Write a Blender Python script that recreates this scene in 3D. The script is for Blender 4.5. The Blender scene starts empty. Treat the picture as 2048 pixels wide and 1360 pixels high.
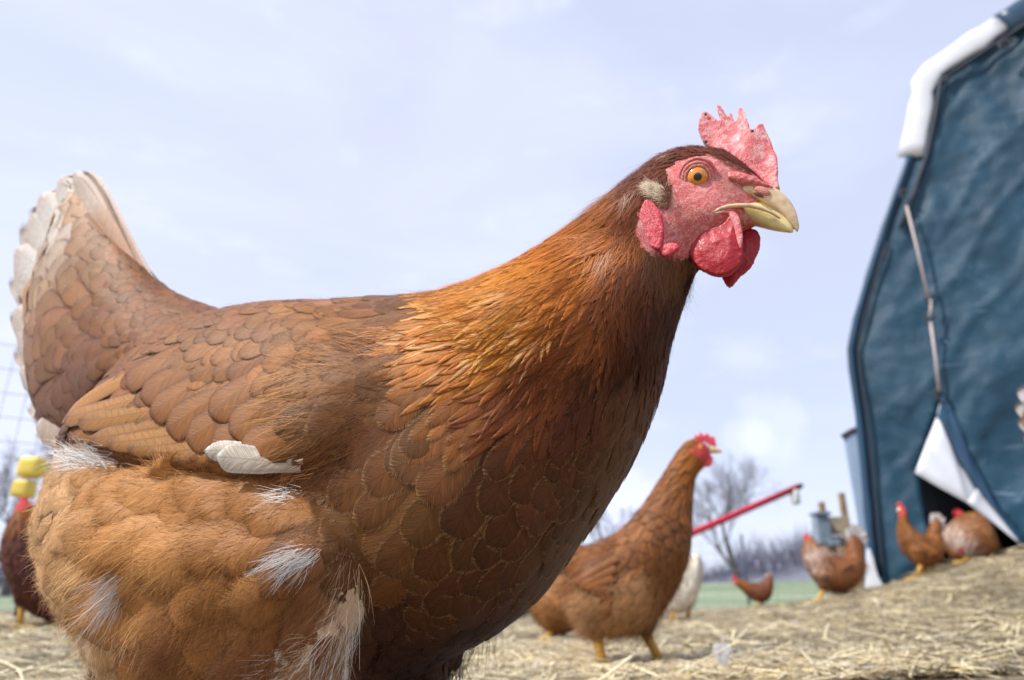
import bpy, bmesh, math, random
import numpy as np
from mathutils import Vector, Matrix, noise as mnoise
from mathutils.bvhtree import BVHTree

rng = np.random.default_rng(7)
random.seed(7)
C = bpy.context.scene.collection
scn = bpy.context.scene
R = math.radians

# ------------------------------------------------------------------ camera, sky, sun, exposure
PITCH = R(20.0)
FPX = 1365.33
CAM = np.array([0.0, 0.0, 0.13])
cd = bpy.data.cameras.new('camera')
cam = bpy.data.objects.new('camera', cd)
C.objects.link(cam)
cam.location = CAM
cam.rotation_euler = (R(90) + PITCH, 0, 0)
cd.lens = 24.0; cd.sensor_width = 36.0
cd.clip_start = 0.01; cd.clip_end = 3000
cd.dof.use_dof = True
cd.dof.focus_distance = 0.39
cd.dof.aperture_fstop = 6.8
scn.camera = cam

SUN_AZ = R(-72)      # compass angle from +Y (negative = left), slightly to the front of the far side
SUN_EL = R(50)
SUN_DIR = np.array([-0.66, -0.30, 0.90]); SUN_DIR = SUN_DIR / np.linalg.norm(SUN_DIR)
w = bpy.data.worlds.new('World'); scn.world = w; w.use_nodes = True
nt = w.node_tree; nt.nodes.clear()
def N(t, ty, **k):
    n = t.nodes.new(ty)
    for a, b in k.items(): setattr(n, a, b)
    return n
out = N(nt, 'ShaderNodeOutputWorld')
bg = N(nt, 'ShaderNodeBackground'); bg.inputs['Strength'].default_value = 0.12
sky = N(nt, 'ShaderNodeTexSky', sky_type='NISHITA', sun_disc=False)
sky.sun_elevation = math.asin(SUN_DIR[2]); sky.sun_rotation = math.atan2(SUN_DIR[0], SUN_DIR[1])
sky.air_density = 1.0; sky.dust_density = 1.2; sky.ozone_density = 2.2
tc = N(nt, 'ShaderNodeTexCoord')
mp = N(nt, 'ShaderNodeMapping'); mp.inputs['Scale'].default_value = (1.0, 1.0, 2.6); mp.inputs['Location'].default_value = (0.55, 0.3, 0.1)
nz = N(nt, 'ShaderNodeTexNoise'); nz.inputs['Scale'].default_value = 1.5; nz.inputs['Detail'].default_value = 5; nz.inputs['Roughness'].default_value = .5; nz.inputs['Distortion'].default_value = .4
cr = N(nt, 'ShaderNodeMapRange'); cr.inputs['From Min'].default_value = .34; cr.inputs['From Max'].default_value = .68; cr.inputs['To Min'].default_value = .66; cr.inputs['To Max'].default_value = .90
nz2 = N(nt, 'ShaderNodeTexNoise'); nz2.inputs['Scale'].default_value = 5.5; nz2.inputs['Detail'].default_value = 6; nz2.inputs['Roughness'].default_value = .55
cr2 = N(nt, 'ShaderNodeMapRange'); cr2.inputs['From Min'].default_value = .56; cr2.inputs['From Max'].default_value = .72; cr2.inputs['To Min'].default_value = 0; cr2.inputs['To Max'].default_value = .12
addc = N(nt, 'ShaderNodeMath', operation='ADD'); addc.use_clamp = True
mix = N(nt, 'ShaderNodeMix', data_type='RGBA')
mix.inputs['B'].default_value = (8.0, 8.55, 10.8, 1)
L = nt.links.new
L(tc.outputs['Generated'], mp.inputs['Vector']); L(mp.outputs[0], nz.inputs['Vector']); L(mp.outputs[0], nz2.inputs['Vector'])
L(nz.outputs['Fac'], cr.inputs[0]); L(nz2.outputs['Fac'], cr2.inputs[0])
L(cr.outputs[0], addc.inputs[0]); L(cr2.outputs[0], addc.inputs[1])
# two soft cumulus banks low over the trees
geo_ = tc.outputs['Generated']
last_ = addc.outputs[0]
def cumulus(d, rad, amt):
    global last_
    vd = N(nt, 'ShaderNodeVectorMath', operation='DISTANCE'); vd.inputs[1].default_value = d; L(geo_, vd.inputs[0])
    a1 = N(nt, 'ShaderNodeMath', operation='MULTIPLY_ADD'); L(nz3.outputs['Fac'], a1.inputs[0]); a1.inputs[1].default_value = -rad * 1.5; L(vd.outputs['Value'], a1.inputs[2])
    m1 = N(nt, 'ShaderNodeMapRange', interpolation_type='SMOOTHSTEP'); L(a1.outputs[0], m1.inputs[0]); m1.inputs[1].default_value = rad * .35; m1.inputs[2].default_value = -rad * .2; m1.inputs[3].default_value = 0; m1.inputs[4].default_value = amt
    a2 = N(nt, 'ShaderNodeMath', operation='ADD'); L(last_, a2.inputs[0]); L(m1.outputs[0], a2.inputs[1]); last_ = a2.outputs[0]
nz3 = N(nt, 'ShaderNodeTexNoise'); nz3.inputs['Scale'].default_value = 16; nz3.inputs['Detail'].default_value = 4; L(geo_, nz3.inputs['Vector'])
cumulus((0.352, .912, .208), .050, .15); cumulus((0.315, .925, .195), .036, .13); cumulus((0.16, .98, .117), .045, .2)
L(last_, mix.inputs['Factor']); mix.clamp_factor = False; L(sky.outputs[0], mix.inputs['A'])
L(mix.outputs['Result'], bg.inputs[0]); L(bg.outputs[0], out.inputs[0])

sd = bpy.data.lights.new('sun', 'SUN'); sd.energy = 4.9; sd.angle = R(0.5); sd.color = (1.0, .95, .87)
sun = bpy.data.objects.new('sun', sd); C.objects.link(sun)
sun.rotation_euler = Vector(-SUN_DIR).to_track_quat('-Z', 'Y').to_euler()
vs = scn.view_settings
vs.view_transform = 'Standard'; vs.look = 'None'; vs.exposure = 0.0; vs.gamma = 1.0; vs.use_curve_mapping = False
scn.cycles.use_denoising = True
scn.cycles.max_bounces = 6; scn.cycles.transparent_max_bounces = 12

# ------------------------------------------------------------------ lens geometry helpers
cP, sP = math.cos(PITCH), math.sin(PITCH)
def ray(u, v):
    cx = (u - 1024) / FPX; cy = (680 - v) / FPX
    return np.array([cx, cP - cy * sP, sP + cy * cP])
def at_y(u, v, y):
    r = ray(u, v); return CAM + r * (y / r[1])
def project(P):
    P = np.atleast_2d(P) - CAM
    d = P[:, 1] * cP + P[:, 2] * sP
    up = -P[:, 1] * sP + P[:, 2] * cP
    return np.stack([1024 + FPX * P[:, 0] / d, 680 - FPX * up / d, d], 1)
class Frame:
    """a vertical plane of symmetry: e along the animal, n towards the viewer's side, z up"""
    def __init__(s, u, v, y, yaw):
        s.O = at_y(u, v, y); s.O[2] = 0
        a = R(yaw); s.e = np.array([math.cos(a), -math.sin(a), 0]); s.n = np.array([-math.sin(a), -math.cos(a), 0])
    def pt(s, u, v, off=0.0):
        r = ray(u, v); t = np.dot(s.O + s.n * off - CAM, s.n) / np.dot(r, s.n)
        return CAM + r * t
    def mirror(s, P):
        t = (P - s.O) @ s.n
        return P - 2 * t[:, None] * s.n
    def lat(s, P): return (P - s.O) @ s.n

def unit(a):
    return a / (np.linalg.norm(a, axis=-1, keepdims=True) + 1e-12)

# ------------------------------------------------------------------ materials
MATS = {}
def mat(name):
    m = bpy.data.materials.new(name); m.use_nodes = True
    t = m.node_tree; b = t.nodes['Principled BSDF']; MATS[name] = m
    return m, t, b
def plain(name, col, rough=.6, var=.25, scale=40, bump=.2, metal=0, coat=0, spec=.5):
    m, t, b = mat(name)
    tc = N(t, 'ShaderNodeTexCoord'); n = N(t, 'ShaderNodeTexNoise'); n.inputs['Scale'].default_value = scale; n.inputs['Detail'].default_value = 6
    mr = N(t, 'ShaderNodeMapRange'); mr.inputs['From Min'].default_value = .3; mr.inputs['From Max'].default_value = .7; mr.inputs['To Min'].default_value = 1 - var; mr.inputs['To Max'].default_value = 1 + var
    mx = N(t, 'ShaderNodeVectorMath', operation='SCALE'); mx.inputs[0].default_value = col
    t.links.new(tc.outputs['Object'], n.inputs['Vector']); t.links.new(n.outputs['Fac'], mr.inputs[0]); t.links.new(mr.outputs[0], mx.inputs['Scale'])
    t.links.new(mx.outputs[0], b.inputs['Base Color'])
    b.inputs['Roughness'].default_value = rough; b.inputs['Metallic'].default_value = metal; b.inputs['Coat Weight'].default_value = coat
    b.inputs['Specular IOR Level'].default_value = spec
    if bump:
        bp = N(t, 'ShaderNodeBump'); bp.inputs['Strength'].default_value = bump; bp.inputs['Distance'].default_value = .01
        t.links.new(n.outputs['Fac'], bp.inputs['Height']); t.links.new(bp.outputs[0], b.inputs['Normal'])
    return m

# feather: pigment in attribute Col, edge pigment in Rim, UV in metres across/along, FC = (|across|, along, edge)
for VN, FR0, FR1 in (('feather_vane', .70, .86), ('quill_vane', .90, .965)):
    m, t, b = mat(VN)
    aC = N(t, 'ShaderNodeAttribute', attribute_name='Col'); aR = N(t, 'ShaderNodeAttribute', attribute_name='Rim')
    uv = N(t, 'ShaderNodeUVMap', uv_map='metre'); sx = N(t, 'ShaderNodeSeparateXYZ'); t.links.new(uv.outputs[0], sx.inputs[0])
    fc = N(t, 'ShaderNodeUVMap', uv_map='unit'); sf = N(t, 'ShaderNodeSeparateXYZ'); t.links.new(fc.outputs[0], sf.inputs[0])
    def M(op, a, bb=None, c=None, clamp=False):
        n = N(t, 'ShaderNodeMath', operation=op); n.use_clamp = clamp
        for i, x in enumerate((a, bb, c)):
            if x is None: continue
            if isinstance(x, (int, float)): n.inputs[i].default_value = x
            else: t.links.new(x, n.inputs[i])
        return n.outputs[0]
    def MR(x, a, bb, c, d):
        n = N(t, 'ShaderNodeMapRange', interpolation_type='SMOOTHSTEP'); t.links.new(x, n.inputs[0])
        for i, q in enumerate((a, bb, c, d)): n.inputs[i + 1].default_value = q
        return n.outputs[0]
    ax = M('ABSOLUTE', sx.outputs[0])
    wob = N(t, 'ShaderNodeTexNoise'); wob.inputs['Scale'].default_value = 220; wob.inputs['Detail'].default_value = 2
    t.links.new(uv.outputs[0], wob.inputs['Vector'])
    q = M('SUBTRACT', sx.outputs[1], M('MULTIPLY', ax, 1.15))
    q = M('ADD', q, M('MULTIPLY', M('SUBTRACT', wob.outputs['Fac'], .5), .0014))
    cb = N(t, 'ShaderNodeCombineXYZ'); t.links.new(M('MULTIPLY', q, 1500.0), cb.inputs[0]); t.links.new(M('MULTIPLY', sx.outputs[0], 120.0), cb.inputs[1])
    barb = N(t, 'ShaderNodeTexNoise'); barb.inputs['Scale'].default_value = 1.0; barb.inputs['Detail'].default_value = 3; barb.inputs['Roughness'].default_value = .65
    t.links.new(cb.outputs[0], barb.inputs['Vector'])
    afx = M('ABSOLUTE', M('SUBTRACT', M('MULTIPLY', sf.outputs[0], 2.0), 1.0))
    edge = M('MAXIMUM', MR(afx, .78, .90, 0, 1), MR(sf.outputs[1], .91, .96, 0, 1))
    edge2 = M('MAXIMUM', MR(afx, .45, .9, 0, 1), MR(sf.outputs[1], .7, .97, 0, 1))
    mxr = N(t, 'ShaderNodeMix', data_type='RGBA'); t.links.new(M('MULTIPLY', edge, .8), mxr.inputs['Factor']); t.links.new(aC.outputs['Color'], mxr.inputs['A']); t.links.new(aR.outputs['Color'], mxr.inputs['B'])
    shaft = MR(ax, .00015, .0006, .78, 1.0)
    br = M('MULTIPLY', MR(barb.outputs['Fac'], .3, .7, .68, 1.28), shaft)
    br = M('MULTIPLY', br, M('SUBTRACT', 1.06, M('MULTIPLY', edge2, .24)))
    sc = N(t, 'ShaderNodeVectorMath', operation='SCALE'); t.links.new(mxr.outputs['Result'], sc.inputs[0]); t.links.new(br, sc.inputs['Scale'])
    t.links.new(sc.outputs[0], b.inputs['Base Color'])
    bp = N(t, 'ShaderNodeBump'); bp.inputs['Strength'].default_value = .5; bp.inputs['Distance'].default_value = .0006
    t.links.new(barb.outputs['Fac'], bp.inputs['Height']); t.links.new(bp.outputs[0], b.inputs['Normal'])
    eg = M('MAXIMUM', MR(afx, FR0, 1.0, 0, 1), MR(sf.outputs[1], FR1, 1.0, 0, 1))
    al = M('ADD', M('SUBTRACT', 1.35, M('MULTIPLY', eg, 1.25)), M('MULTIPLY', M('SUBTRACT', barb.outputs['Fac'], .5), 3.2), clamp=True)
    t.links.new(al, b.inputs['Alpha'])
    b.inputs['Roughness'].default_value = .5; b.inputs['Specular IOR Level'].default_value = .2
    b.inputs['Sheen Weight'].default_value = .03; b.inputs['Sheen Roughness'].default_value = .4


def attr_mat(name, rough, spec, sheen=0, bump=None, aniso=0):
    m, t, b = mat(name)
    a = N(t, 'ShaderNodeAttribute', attribute_name='Col')
    t.links.new(a.outputs['Color'], b.inputs['Base Color'])
    b.inputs['Roughness'].default_value = rough; b.inputs['Specular IOR Level'].default_value = spec; b.inputs['Sheen Weight'].default_value = sheen
    if bump:
        tc = N(t, 'ShaderNodeTexCoord'); n = N(t, 'ShaderNodeTexNoise'); n.inputs['Scale'].default_value = bump; n.inputs['Detail'].default_value = 4
        bp = N(t, 'ShaderNodeBump'); bp.inputs['Strength'].default_value = .5; bp.inputs['Distance'].default_value = .001
        t.links.new(tc.outputs['Object'], n.inputs['Vector']); t.links.new(n.outputs['Fac'], bp.inputs['Height']); t.links.new(bp.outputs[0], b.inputs['Normal'])
        mr = N(t, 'ShaderNodeMapRange'); mr.inputs['From Min'].default_value = .3; mr.inputs['From Max'].default_value = .7; mr.inputs['To Min'].default_value = .7; mr.inputs['To Max'].default_value = 1.2
        s = N(t, 'ShaderNodeVectorMath', operation='SCALE'); t.links.new(n.outputs['Fac'], mr.inputs[0]); t.links.new(a.outputs['Color'], s.inputs[0]); t.links.new(mr.outputs[0], s.inputs['Scale']); t.links.new(s.outputs[0], b.inputs['Base Color'])
    return m
attr_mat('underfeather', .8, .2, 0, 300)
attr_mat('down', .6, .15, .03)
attr_mat('hackle_gloss', .42, .32, 0)
attr_mat('straw', .6, .3)

def skin(name, col, white, cell=900, wamt=.5, bump=.6, rough=.45, sss=.3, foldscale=120):
    m, t, b = mat(name)
    tc = N(t, 'ShaderNodeTexCoord')
    vo = N(t, 'ShaderNodeTexVoronoi'); vo.inputs['Scale'].default_value = cell
    n = N(t, 'ShaderNodeTexNoise'); n.inputs['Scale'].default_value = foldscale; n.inputs['Detail'].default_value = 5; n.inputs['Distortion'].default_value = 1.2
    for x in (vo, n): t.links.new(tc.outputs['Object'], x.inputs['Vector'])
    r1 = N(t, 'ShaderNodeMapRange', interpolation_type='SMOOTHSTEP'); r1.inputs[1].default_value = .6; r1.inputs[2].default_value = .1; t.links.new(vo.outputs['Distance'], r1.inputs[0])
    r2 = N(t, 'ShaderNodeMapRange', interpolation_type='SMOOTHSTEP'); r2.inputs[1].default_value = .42; r2.inputs[2].default_value = .66; t.links.new(n.outputs['Fac'], r2.inputs[0])
    mu = N(t, 'ShaderNodeMath', operation='MULTIPLY_ADD'); t.links.new(r1.outputs[0], mu.inputs[0]); mu.inputs[1].default_value = wamt; 
    m3 = N(t, 'ShaderNodeMath', operation='MULTIPLY'); t.links.new(r2.outputs[0], m3.inputs[0]); m3.inputs[1].default_value = wamt * .7; t.links.new(m3.outputs[0], mu.inputs[2]); mu.use_clamp = True
    mx = N(t, 'ShaderNodeMix', data_type='RGBA'); mx.inputs['A'].default_value = (*col, 1); mx.inputs['B'].default_value = (*white, 1); t.links.new(mu.outputs[0], mx.inputs['Factor'])
    t.links.new(mx.outputs['Result'], b.inputs['Base Color'])
    ad = N(t, 'ShaderNodeMath', operation='MULTIPLY_ADD'); t.links.new(n.outputs['Fac'], ad.inputs[0]); ad.inputs[1].default_value = 1.6; t.links.new(r1.outputs[0], ad.inputs[2])
    bp = N(t, 'ShaderNodeBump'); bp.inputs['Strength'].default_value = bump; bp.inputs['Distance'].default_value = .0006
    t.links.new(ad.outputs[0], bp.inputs['Height']); t.links.new(bp.outputs[0], b.inputs['Normal'])
    b.inputs['Roughness'].default_value = rough
    b.inputs['Subsurface Weight'].default_value = sss; b.inputs['Subsurface Radius'].default_value = (.0025, .0008, .0006); b.inputs['Subsurface Scale'].default_value = 1.0
    return m
skin('comb_skin', (.64, .085, .10), (.88, .58, .56), 1300, .75)
skin('wattle_skin', (.40, .003, .014), (.65, .12, .15), 1300, .16, rough=.42, bump=.35)
skin('lobe_skin', (.52, .012, .032), (.8, .30, .34), 1100, .3, foldscale=220, bump=.35)
skin('face_skin', (.60, .085, .085), (.86, .52, .46), 1300, .60, bump=.55, foldscale=200)
skin('lid_skin', (.66, .22, .17), (.78, .42, .34), 1200, .3)
plain('far_skin', (.62, .05, .07), .5, .2, 80, 0)
plain('beak_horn', (.72, .52, .30), .3, .16, 160, .08, coat=.3)
plain('lower_beak_horn', (.80, .66, .30), .3, .16, 160, .08, coat=.3)
plain('cere', (.62, .26, .20), .4, .2, 200, .3)
plain('nostril_dark', (.10, .04, .03), .6, .1, 50, 0)
plain('beak_tip_dark', (.12, .10, .08), .4, .1, 50, 0)
def eye_mat(name, cols):
    m, t, b = mat(name)
    a = N(t, 'ShaderNodeAttribute', attribute_name='Col'); t.links.new(a.outputs['Color'], b.inputs['Base Color'])
    b.inputs['Roughness'].default_value = .12; b.inputs['Coat Weight'].default_value = 1; b.inputs['Coat Roughness'].default_value = .02
eye_mat('eye_wet', None)
plain('leg_scale', (.62, .34, .05), .5, .2, 200, .4)
plain('tarp_blue', (.016, .058, .115), .38, .35, 1.4, .3, spec=.55)
plain('tarp_white', (.62, .65, .70), .45, .08, 6, .2)
plain('tarp_dark', (.012, .022, .04), .6, .2, 6, .1)
plain('tarp_grey', (.22, .30, .42), .5, .1, 5, .1)
plain('cord', (.5, .42, .40), .6, .1, 60, 0)
plain('iron', (.04, .035, .035), .5, .2, 60, 0)
plain('wood', (.34, .24, .14), .8, .3, 14, .4)
plain('wood_pale', (.42, .33, .22), .8, .3, 14, .4)
plain('box_blue', (.24, .30, .37), .5, .15, 20, .1)
plain('red_paint', (.50, .025, .05), .35, .15, 20, .05)
plain('white_plastic', (.75, .75, .74), .4, .05, 20, 0)
plain('yellow_plastic', (.80, .62, .10), .45, .1, 20, .05)
plain('bark', (.10, .085, .085), .9, .3, 6, .3)
plain('twig', (.15, .13, .15), .9, .3, 2, 0)
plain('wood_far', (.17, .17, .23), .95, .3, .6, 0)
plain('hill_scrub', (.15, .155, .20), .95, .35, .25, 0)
plain('net_wire', (.30, .32, .36), .5, .1, 20, 0)
plain('post_dark', (.05, .07, .11), .5, .2, 20, 0)
plain('shrub_green', (.03, .06, .03), .8, .3, 20, 0)
# straw litter ground
m, t, b = mat('straw_litter')
tc = N(t, 'ShaderNodeTexCoord')
vals = []
for s_, d_, rot, st in ((26, 6, .3, (1, 3.2, 1)), (34, 6, 1.4, (1, 3.6, 1)), (5, 4, 0, (1, 1, 1))):
    mp = N(t, 'ShaderNodeMapping'); mp.inputs['Rotation'].default_value = (0, 0, rot); mp.inputs['Scale'].default_value = st
    n = N(t, 'ShaderNodeTexNoise'); n.inputs['Scale'].default_value = s_; n.inputs['Detail'].default_value = d_; n.inputs['Roughness'].default_value = .7; n.inputs['Distortion'].default_value = 1.0
    t.links.new(tc.outputs['Object'], mp.inputs[0]); t.links.new(mp.outputs[0], n.inputs['Vector']); vals.append(n.outputs['Fac'])
mx = N(t, 'ShaderNodeMath', operation='MAXIMUM'); t.links.new(vals[0], mx.inputs[0]); t.links.new(vals[1], mx.inputs[1])
ramp = N(t, 'ShaderNodeValToRGB'); e = ramp.color_ramp.elements
e[0].position = .40; e[0].color = (.08, .06, .038, 1); e[1].position = .75; e[1].color = (.66, .56, .38, 1)
x = e.new(.52); x.color = (.36, .29, .185, 1); x = e.new(.62); x.color = (.48, .39, .25, 1)
t.links.new(mx.outputs[0], ramp.inputs[0])
mr = N(t, 'ShaderNodeMapRange'); mr.inputs[1].default_value = .3; mr.inputs[2].default_value = .7; mr.inputs[3].default_value = .75; mr.inputs[4].default_value = 1.2
t.links.new(vals[2], mr.inputs[0])
s = N(t, 'ShaderNodeVectorMath', operation='SCALE'); t.links.new(ramp.outputs[0], s.inputs[0]); t.links.new(mr.outputs[0], s.inputs['Scale']); t.links.new(s.outputs[0], b.inputs['Base Color'])
bp = N(t, 'ShaderNodeBump'); bp.inputs['Strength'].default_value = 1; bp.inputs['Distance'].default_value = .02
t.links.new(mx.outputs[0], bp.inputs['Height']); t.links.new(bp.outputs[0], b.inputs['Normal']); b.inputs['Roughness'].default_value = .9
# pasture
m, t, b = mat('pasture_green')
tc = N(t, 'ShaderNodeTexCoord'); n = N(t, 'ShaderNodeTexNoise'); n.inputs['Scale'].default_value = .35; n.inputs['Detail'].default_value = 7
mp = N(t, 'ShaderNodeMapping'); mp.inputs['Scale'].default_value = (.25, 1, 1)
t.links.new(tc.outputs['Object'], mp.inputs[0]); t.links.new(mp.outputs[0], n.inputs['Vector'])
ramp = N(t, 'ShaderNodeValToRGB'); e = ramp.color_ramp.elements
e[0].position = .42; e[0].color = (.13, .19, .09, 1); e[1].position = .62; e[1].color = (.30, .33, .22, 1)
t.links.new(n.outputs['Fac'], ramp.inputs[0]); t.links.new(ramp.outputs[0], b.inputs['Base Color']); b.inputs['Roughness'].default_value = .9

# ------------------------------------------------------------------ object helpers
def link(o, parent=None):
    C.objects.link(o)
    if parent is not None: o.parent = parent; o.matrix_parent_inverse = parent.matrix_world.inverted()
    return o
def tag(o, label=None, cat=None, group=None, kind=None):
    for k, v in (('label', label), ('category', cat), ('group', group), ('kind', kind)):
        if v: o[k] = v
    return o
def thing(name, loc, label, cat, group=None):
    o = bpy.data.objects.new(name, None); o.empty_display_size = .05; o.location = Vector(loc); C.objects.link(o)
    bpy.context.view_layer.update()
    o.matrix_world = Matrix.Translation(Vector(loc))
    return tag(o, label, cat, group)
def rawmesh(name, V, Fq, mats=(), cols=None, rim=None, uvm=None, uvu=None, smooth=True, matidx=None, normals=None):
    """V (n,3); Fq (m,k) face index array of one size"""
    V = np.asarray(V, np.float32); Fq = np.asarray(Fq, np.int32)
    me = bpy.data.meshes.new(name); k = Fq.shape[1]
    me.vertices.add(len(V)); me.vertices.foreach_set('co', V.ravel())
    me.loops.add(Fq.size); me.loops.foreach_set('vertex_index', Fq.ravel())
    me.polygons.add(len(Fq)); me.polygons.foreach_set('loop_start', np.arange(0, Fq.size, k, dtype=np.int32))
    try: me.polygons.foreach_set('loop_total', np.full(len(Fq), k, np.int32))
    except Exception: pass
    me.polygons.foreach_set('use_smooth', np.full(len(Fq), smooth, bool))
    for m in mats: me.materials.append(MATS[m])
    if matidx is not None: me.polygons.foreach_set('material_index', np.asarray(matidx, np.int32))
    me.update(calc_edges=True); me.validate()
    def setc(nm, c):
        a = me.color_attributes.new(nm, 'FLOAT_COLOR', 'POINT')
        c = np.concatenate([np.asarray(c, np.float32), np.ones((len(c), 1), np.float32)], 1)
        a.data.foreach_set('color', c.ravel())
    if cols is not None: setc('Col', cols)
    if rim is not None: setc('Rim', rim)
    for nm, uvv in (('metre', uvm), ('unit', uvu)):
        if uvv is not None:
            l = me.uv_layers.new(name=nm); l.data.foreach_set('uv', np.asarray(uvv, np.float32)[Fq.ravel()].ravel())
    if normals is not None:
        me.normals_split_custom_set_from_vertices(np.asarray(normals, np.float32))
    return me
def obj(name, me, parent=None):
    return link(bpy.data.objects.new(name, me), parent)
def place(name, V, Fq, parent, **k):
    """mesh built in world coordinates, origin moved to the parent's base (parent is unrotated)"""
    off = np.zeros(3) if parent is None else np.array(parent.matrix_world.translation)
    o = bpy.data.objects.new(name, rawmesh(name, np.asarray(V) - off, Fq, **k)); C.objects.link(o)
    if parent is not None:
        o.parent = parent
    return o
def sub(o, parent):
    o.parent = parent; return o
def tri_to_arrays(me):
    n = len(me.vertices); V = np.empty(n * 3, np.float32); me.vertices.foreach_get('co', V); V = V.reshape(-1, 3).astype(float)
    Nn = np.empty(n * 3, np.float32); me.vertices.foreach_get('normal', Nn)
    return V, Nn.reshape(-1, 3).astype(float)
def quads(me):
    return [tuple(p.vertices) for p in me.polygons]

def loft_raw(rings, cap=True):
    rings = np.asarray(rings); n, k, _ = rings.shape
    V = rings.reshape(-1, 3); F = []
    for i in range(n - 1):
        for j in range(k):
            a = i * k + j; b2 = i * k + (j + 1) % k
            F.append((a, b2, b2 + k, a + k))
    V = list(map(tuple, V))
    if cap:
        for i, flip in ((0, True), (n - 1, False)):
            c = len(V); V.append(tuple(rings[i].mean(0)))
            for j in range(k):
                a = i * k + j; b2 = i * k + (j + 1) % k
                F.append((b2, a, c) if flip else (a, b2, c))
    return V, F
def dense(st, sub_=3):
    """Catmull-Rom refine of stations [(top),(bot),hw]"""
    A = np.array([[*s[0], *s[1], s[2]] for s in st], float); outp = []
    n = len(A)
    for i in range(n - 1):
        p0, p1, p2, p3 = A[max(i - 1, 0)], A[i], A[i + 1], A[min(i + 2, n - 1)]
        for q in range(sub_):
            t_ = q / sub_
            outp.append(.5 * ((2 * p1) + (-p0 + p2) * t_ + (2 * p0 - 5 * p1 + 4 * p2 - p3) * t_**2 + (-p0 + 3 * p1 - 3 * p2 + p3) * t_**3))
    outp.append(A[-1]); return np.array(outp)
def px_loft(fr, st, k=28, sup=2.2, sub_=3, iters=5, low=0.0, off=0.0):
    """loft whose silhouette from the reference view meets the given outline; returns rings and axis centres"""
    A = dense(st, sub_)
    T = np.array([fr.pt(a[0], a[1], off) for a in A]); B = np.array([fr.pt(a[2], a[3], off) for a in A]); H = A[:, 4]
    th = np.linspace(0, 2 * math.pi, k, endpoint=False)
    ct, st_ = np.cos(th), np.sin(th)
    pc = np.sign(ct) * np.abs(ct) ** (2 / sup); ps = np.sign(st_) * np.abs(st_) ** (2 / sup)
    for it in range(iters + 1):
        rings = []
        for i in range(len(A)):
            c = (T[i] + B[i]) / 2 ; h = (T[i] - B[i]) / 2
            shift = low * np.abs(H[i])
            rings.append(c + np.outer(pc, h) + np.outer(ps * H[i] * (1 - .12 * ct), fr.n) )
        rings = np.array(rings)
        if it == iters: break
        for i in range(len(A)):
            pr = project(rings[i]); d = np.array([A[i, 0] - A[i, 2], A[i, 1] - A[i, 3]]); d = d / (np.linalg.norm(d) + 1e-9)
            proj = pr[:, :2] @ d
            et = proj.max() - np.dot(A[i, :2], d); eb = proj.min() - np.dot(A[i, 2:4], d)
            dep = pr[:, 2].mean(); ax = unit(T[i] - B[i])
            T[i] -= ax * et * dep / FPX * .8; B[i] -= ax * eb * dep / FPX * .8
    return rings, (T + B) / 2
def join_raw(parts):
    V, F = [], []
    for v, f in parts:
        o = len(V); V += list(v); F += [tuple(i + o for i in x) for x in f]
    return V, F
def remesh(V, F, voxel, smooth_it=6, fac=.6):
    me = bpy.data.meshes.new('t'); me.from_pydata([tuple(map(float, v)) for v in V], [], F)
    bmm = bmesh.new(); bmm.from_mesh(me); bmesh.ops.recalc_face_normals(bmm, faces=bmm.faces); bmm.to_mesh(me); bmm.free()
    o = bpy.data.objects.new('t', me); C.objects.link(o)
    md = o.modifiers.new('r', 'REMESH'); md.mode = 'VOXEL'; md.voxel_size = voxel
    if smooth_it:
        ms = o.modifiers.new('s', 'SMOOTH'); ms.iterations = smooth_it; ms.factor = fac
    dg = bpy.context.evaluated_depsgraph_get(); dg.update()
    res = bpy.data.meshes.new_from_object(o.evaluated_get(dg))
    Vn, Nn = tri_to_arrays(res); Fn = np.array([tuple(p.vertices) if len(p.vertices) == 4 else tuple(p.vertices) + (p.vertices[-1],) for p in res.polygons])
    bpy.data.objects.remove(o); bpy.data.meshes.remove(me); bpy.data.meshes.remove(res)
    return Vn, Nn, Fn
def vnormals(V, F):
    a, b2, c, d = (V[F[:, i]] for i in range(4)); fn = np.cross(c - a, d - b2)
    Nn = np.zeros_like(V)
    for i in range(4): np.add.at(Nn, F[:, i], fn)
    return unit(Nn)
def inpoly(P, poly):
    """signed-ish: returns boolean inside, distance to the border"""
    P = np.atleast_2d(P)[:, :2]; poly = np.asarray(poly, float); n = len(poly)
    ins = np.zeros(len(P), bool); dist = np.full(len(P), 1e9)
    for i in range(n):
        a, b2 = poly[i], poly[(i + 1) % n]
        c = ((a[1] > P[:, 1]) != (b2[1] > P[:, 1])) & (P[:, 0] < (b2[0] - a[0]) * (P[:, 1] - a[1]) / (b2[1] - a[1] + 1e-12) + a[0])
        ins ^= c
        ab = b2 - a; tt = np.clip(((P - a) @ ab) / (ab @ ab + 1e-12), 0, 1); q_ = a + tt[:, None] * ab
        dist = np.minimum(dist, np.linalg.norm(P - q_, axis=1))
    return ins, dist
def sdf(P, poly):
    i, d = inpoly(P, poly); return np.where(i, d, -d)
def smooth01(x): x = np.clip(x, 0, 1); return x * x * (3 - 2 * x)

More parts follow.
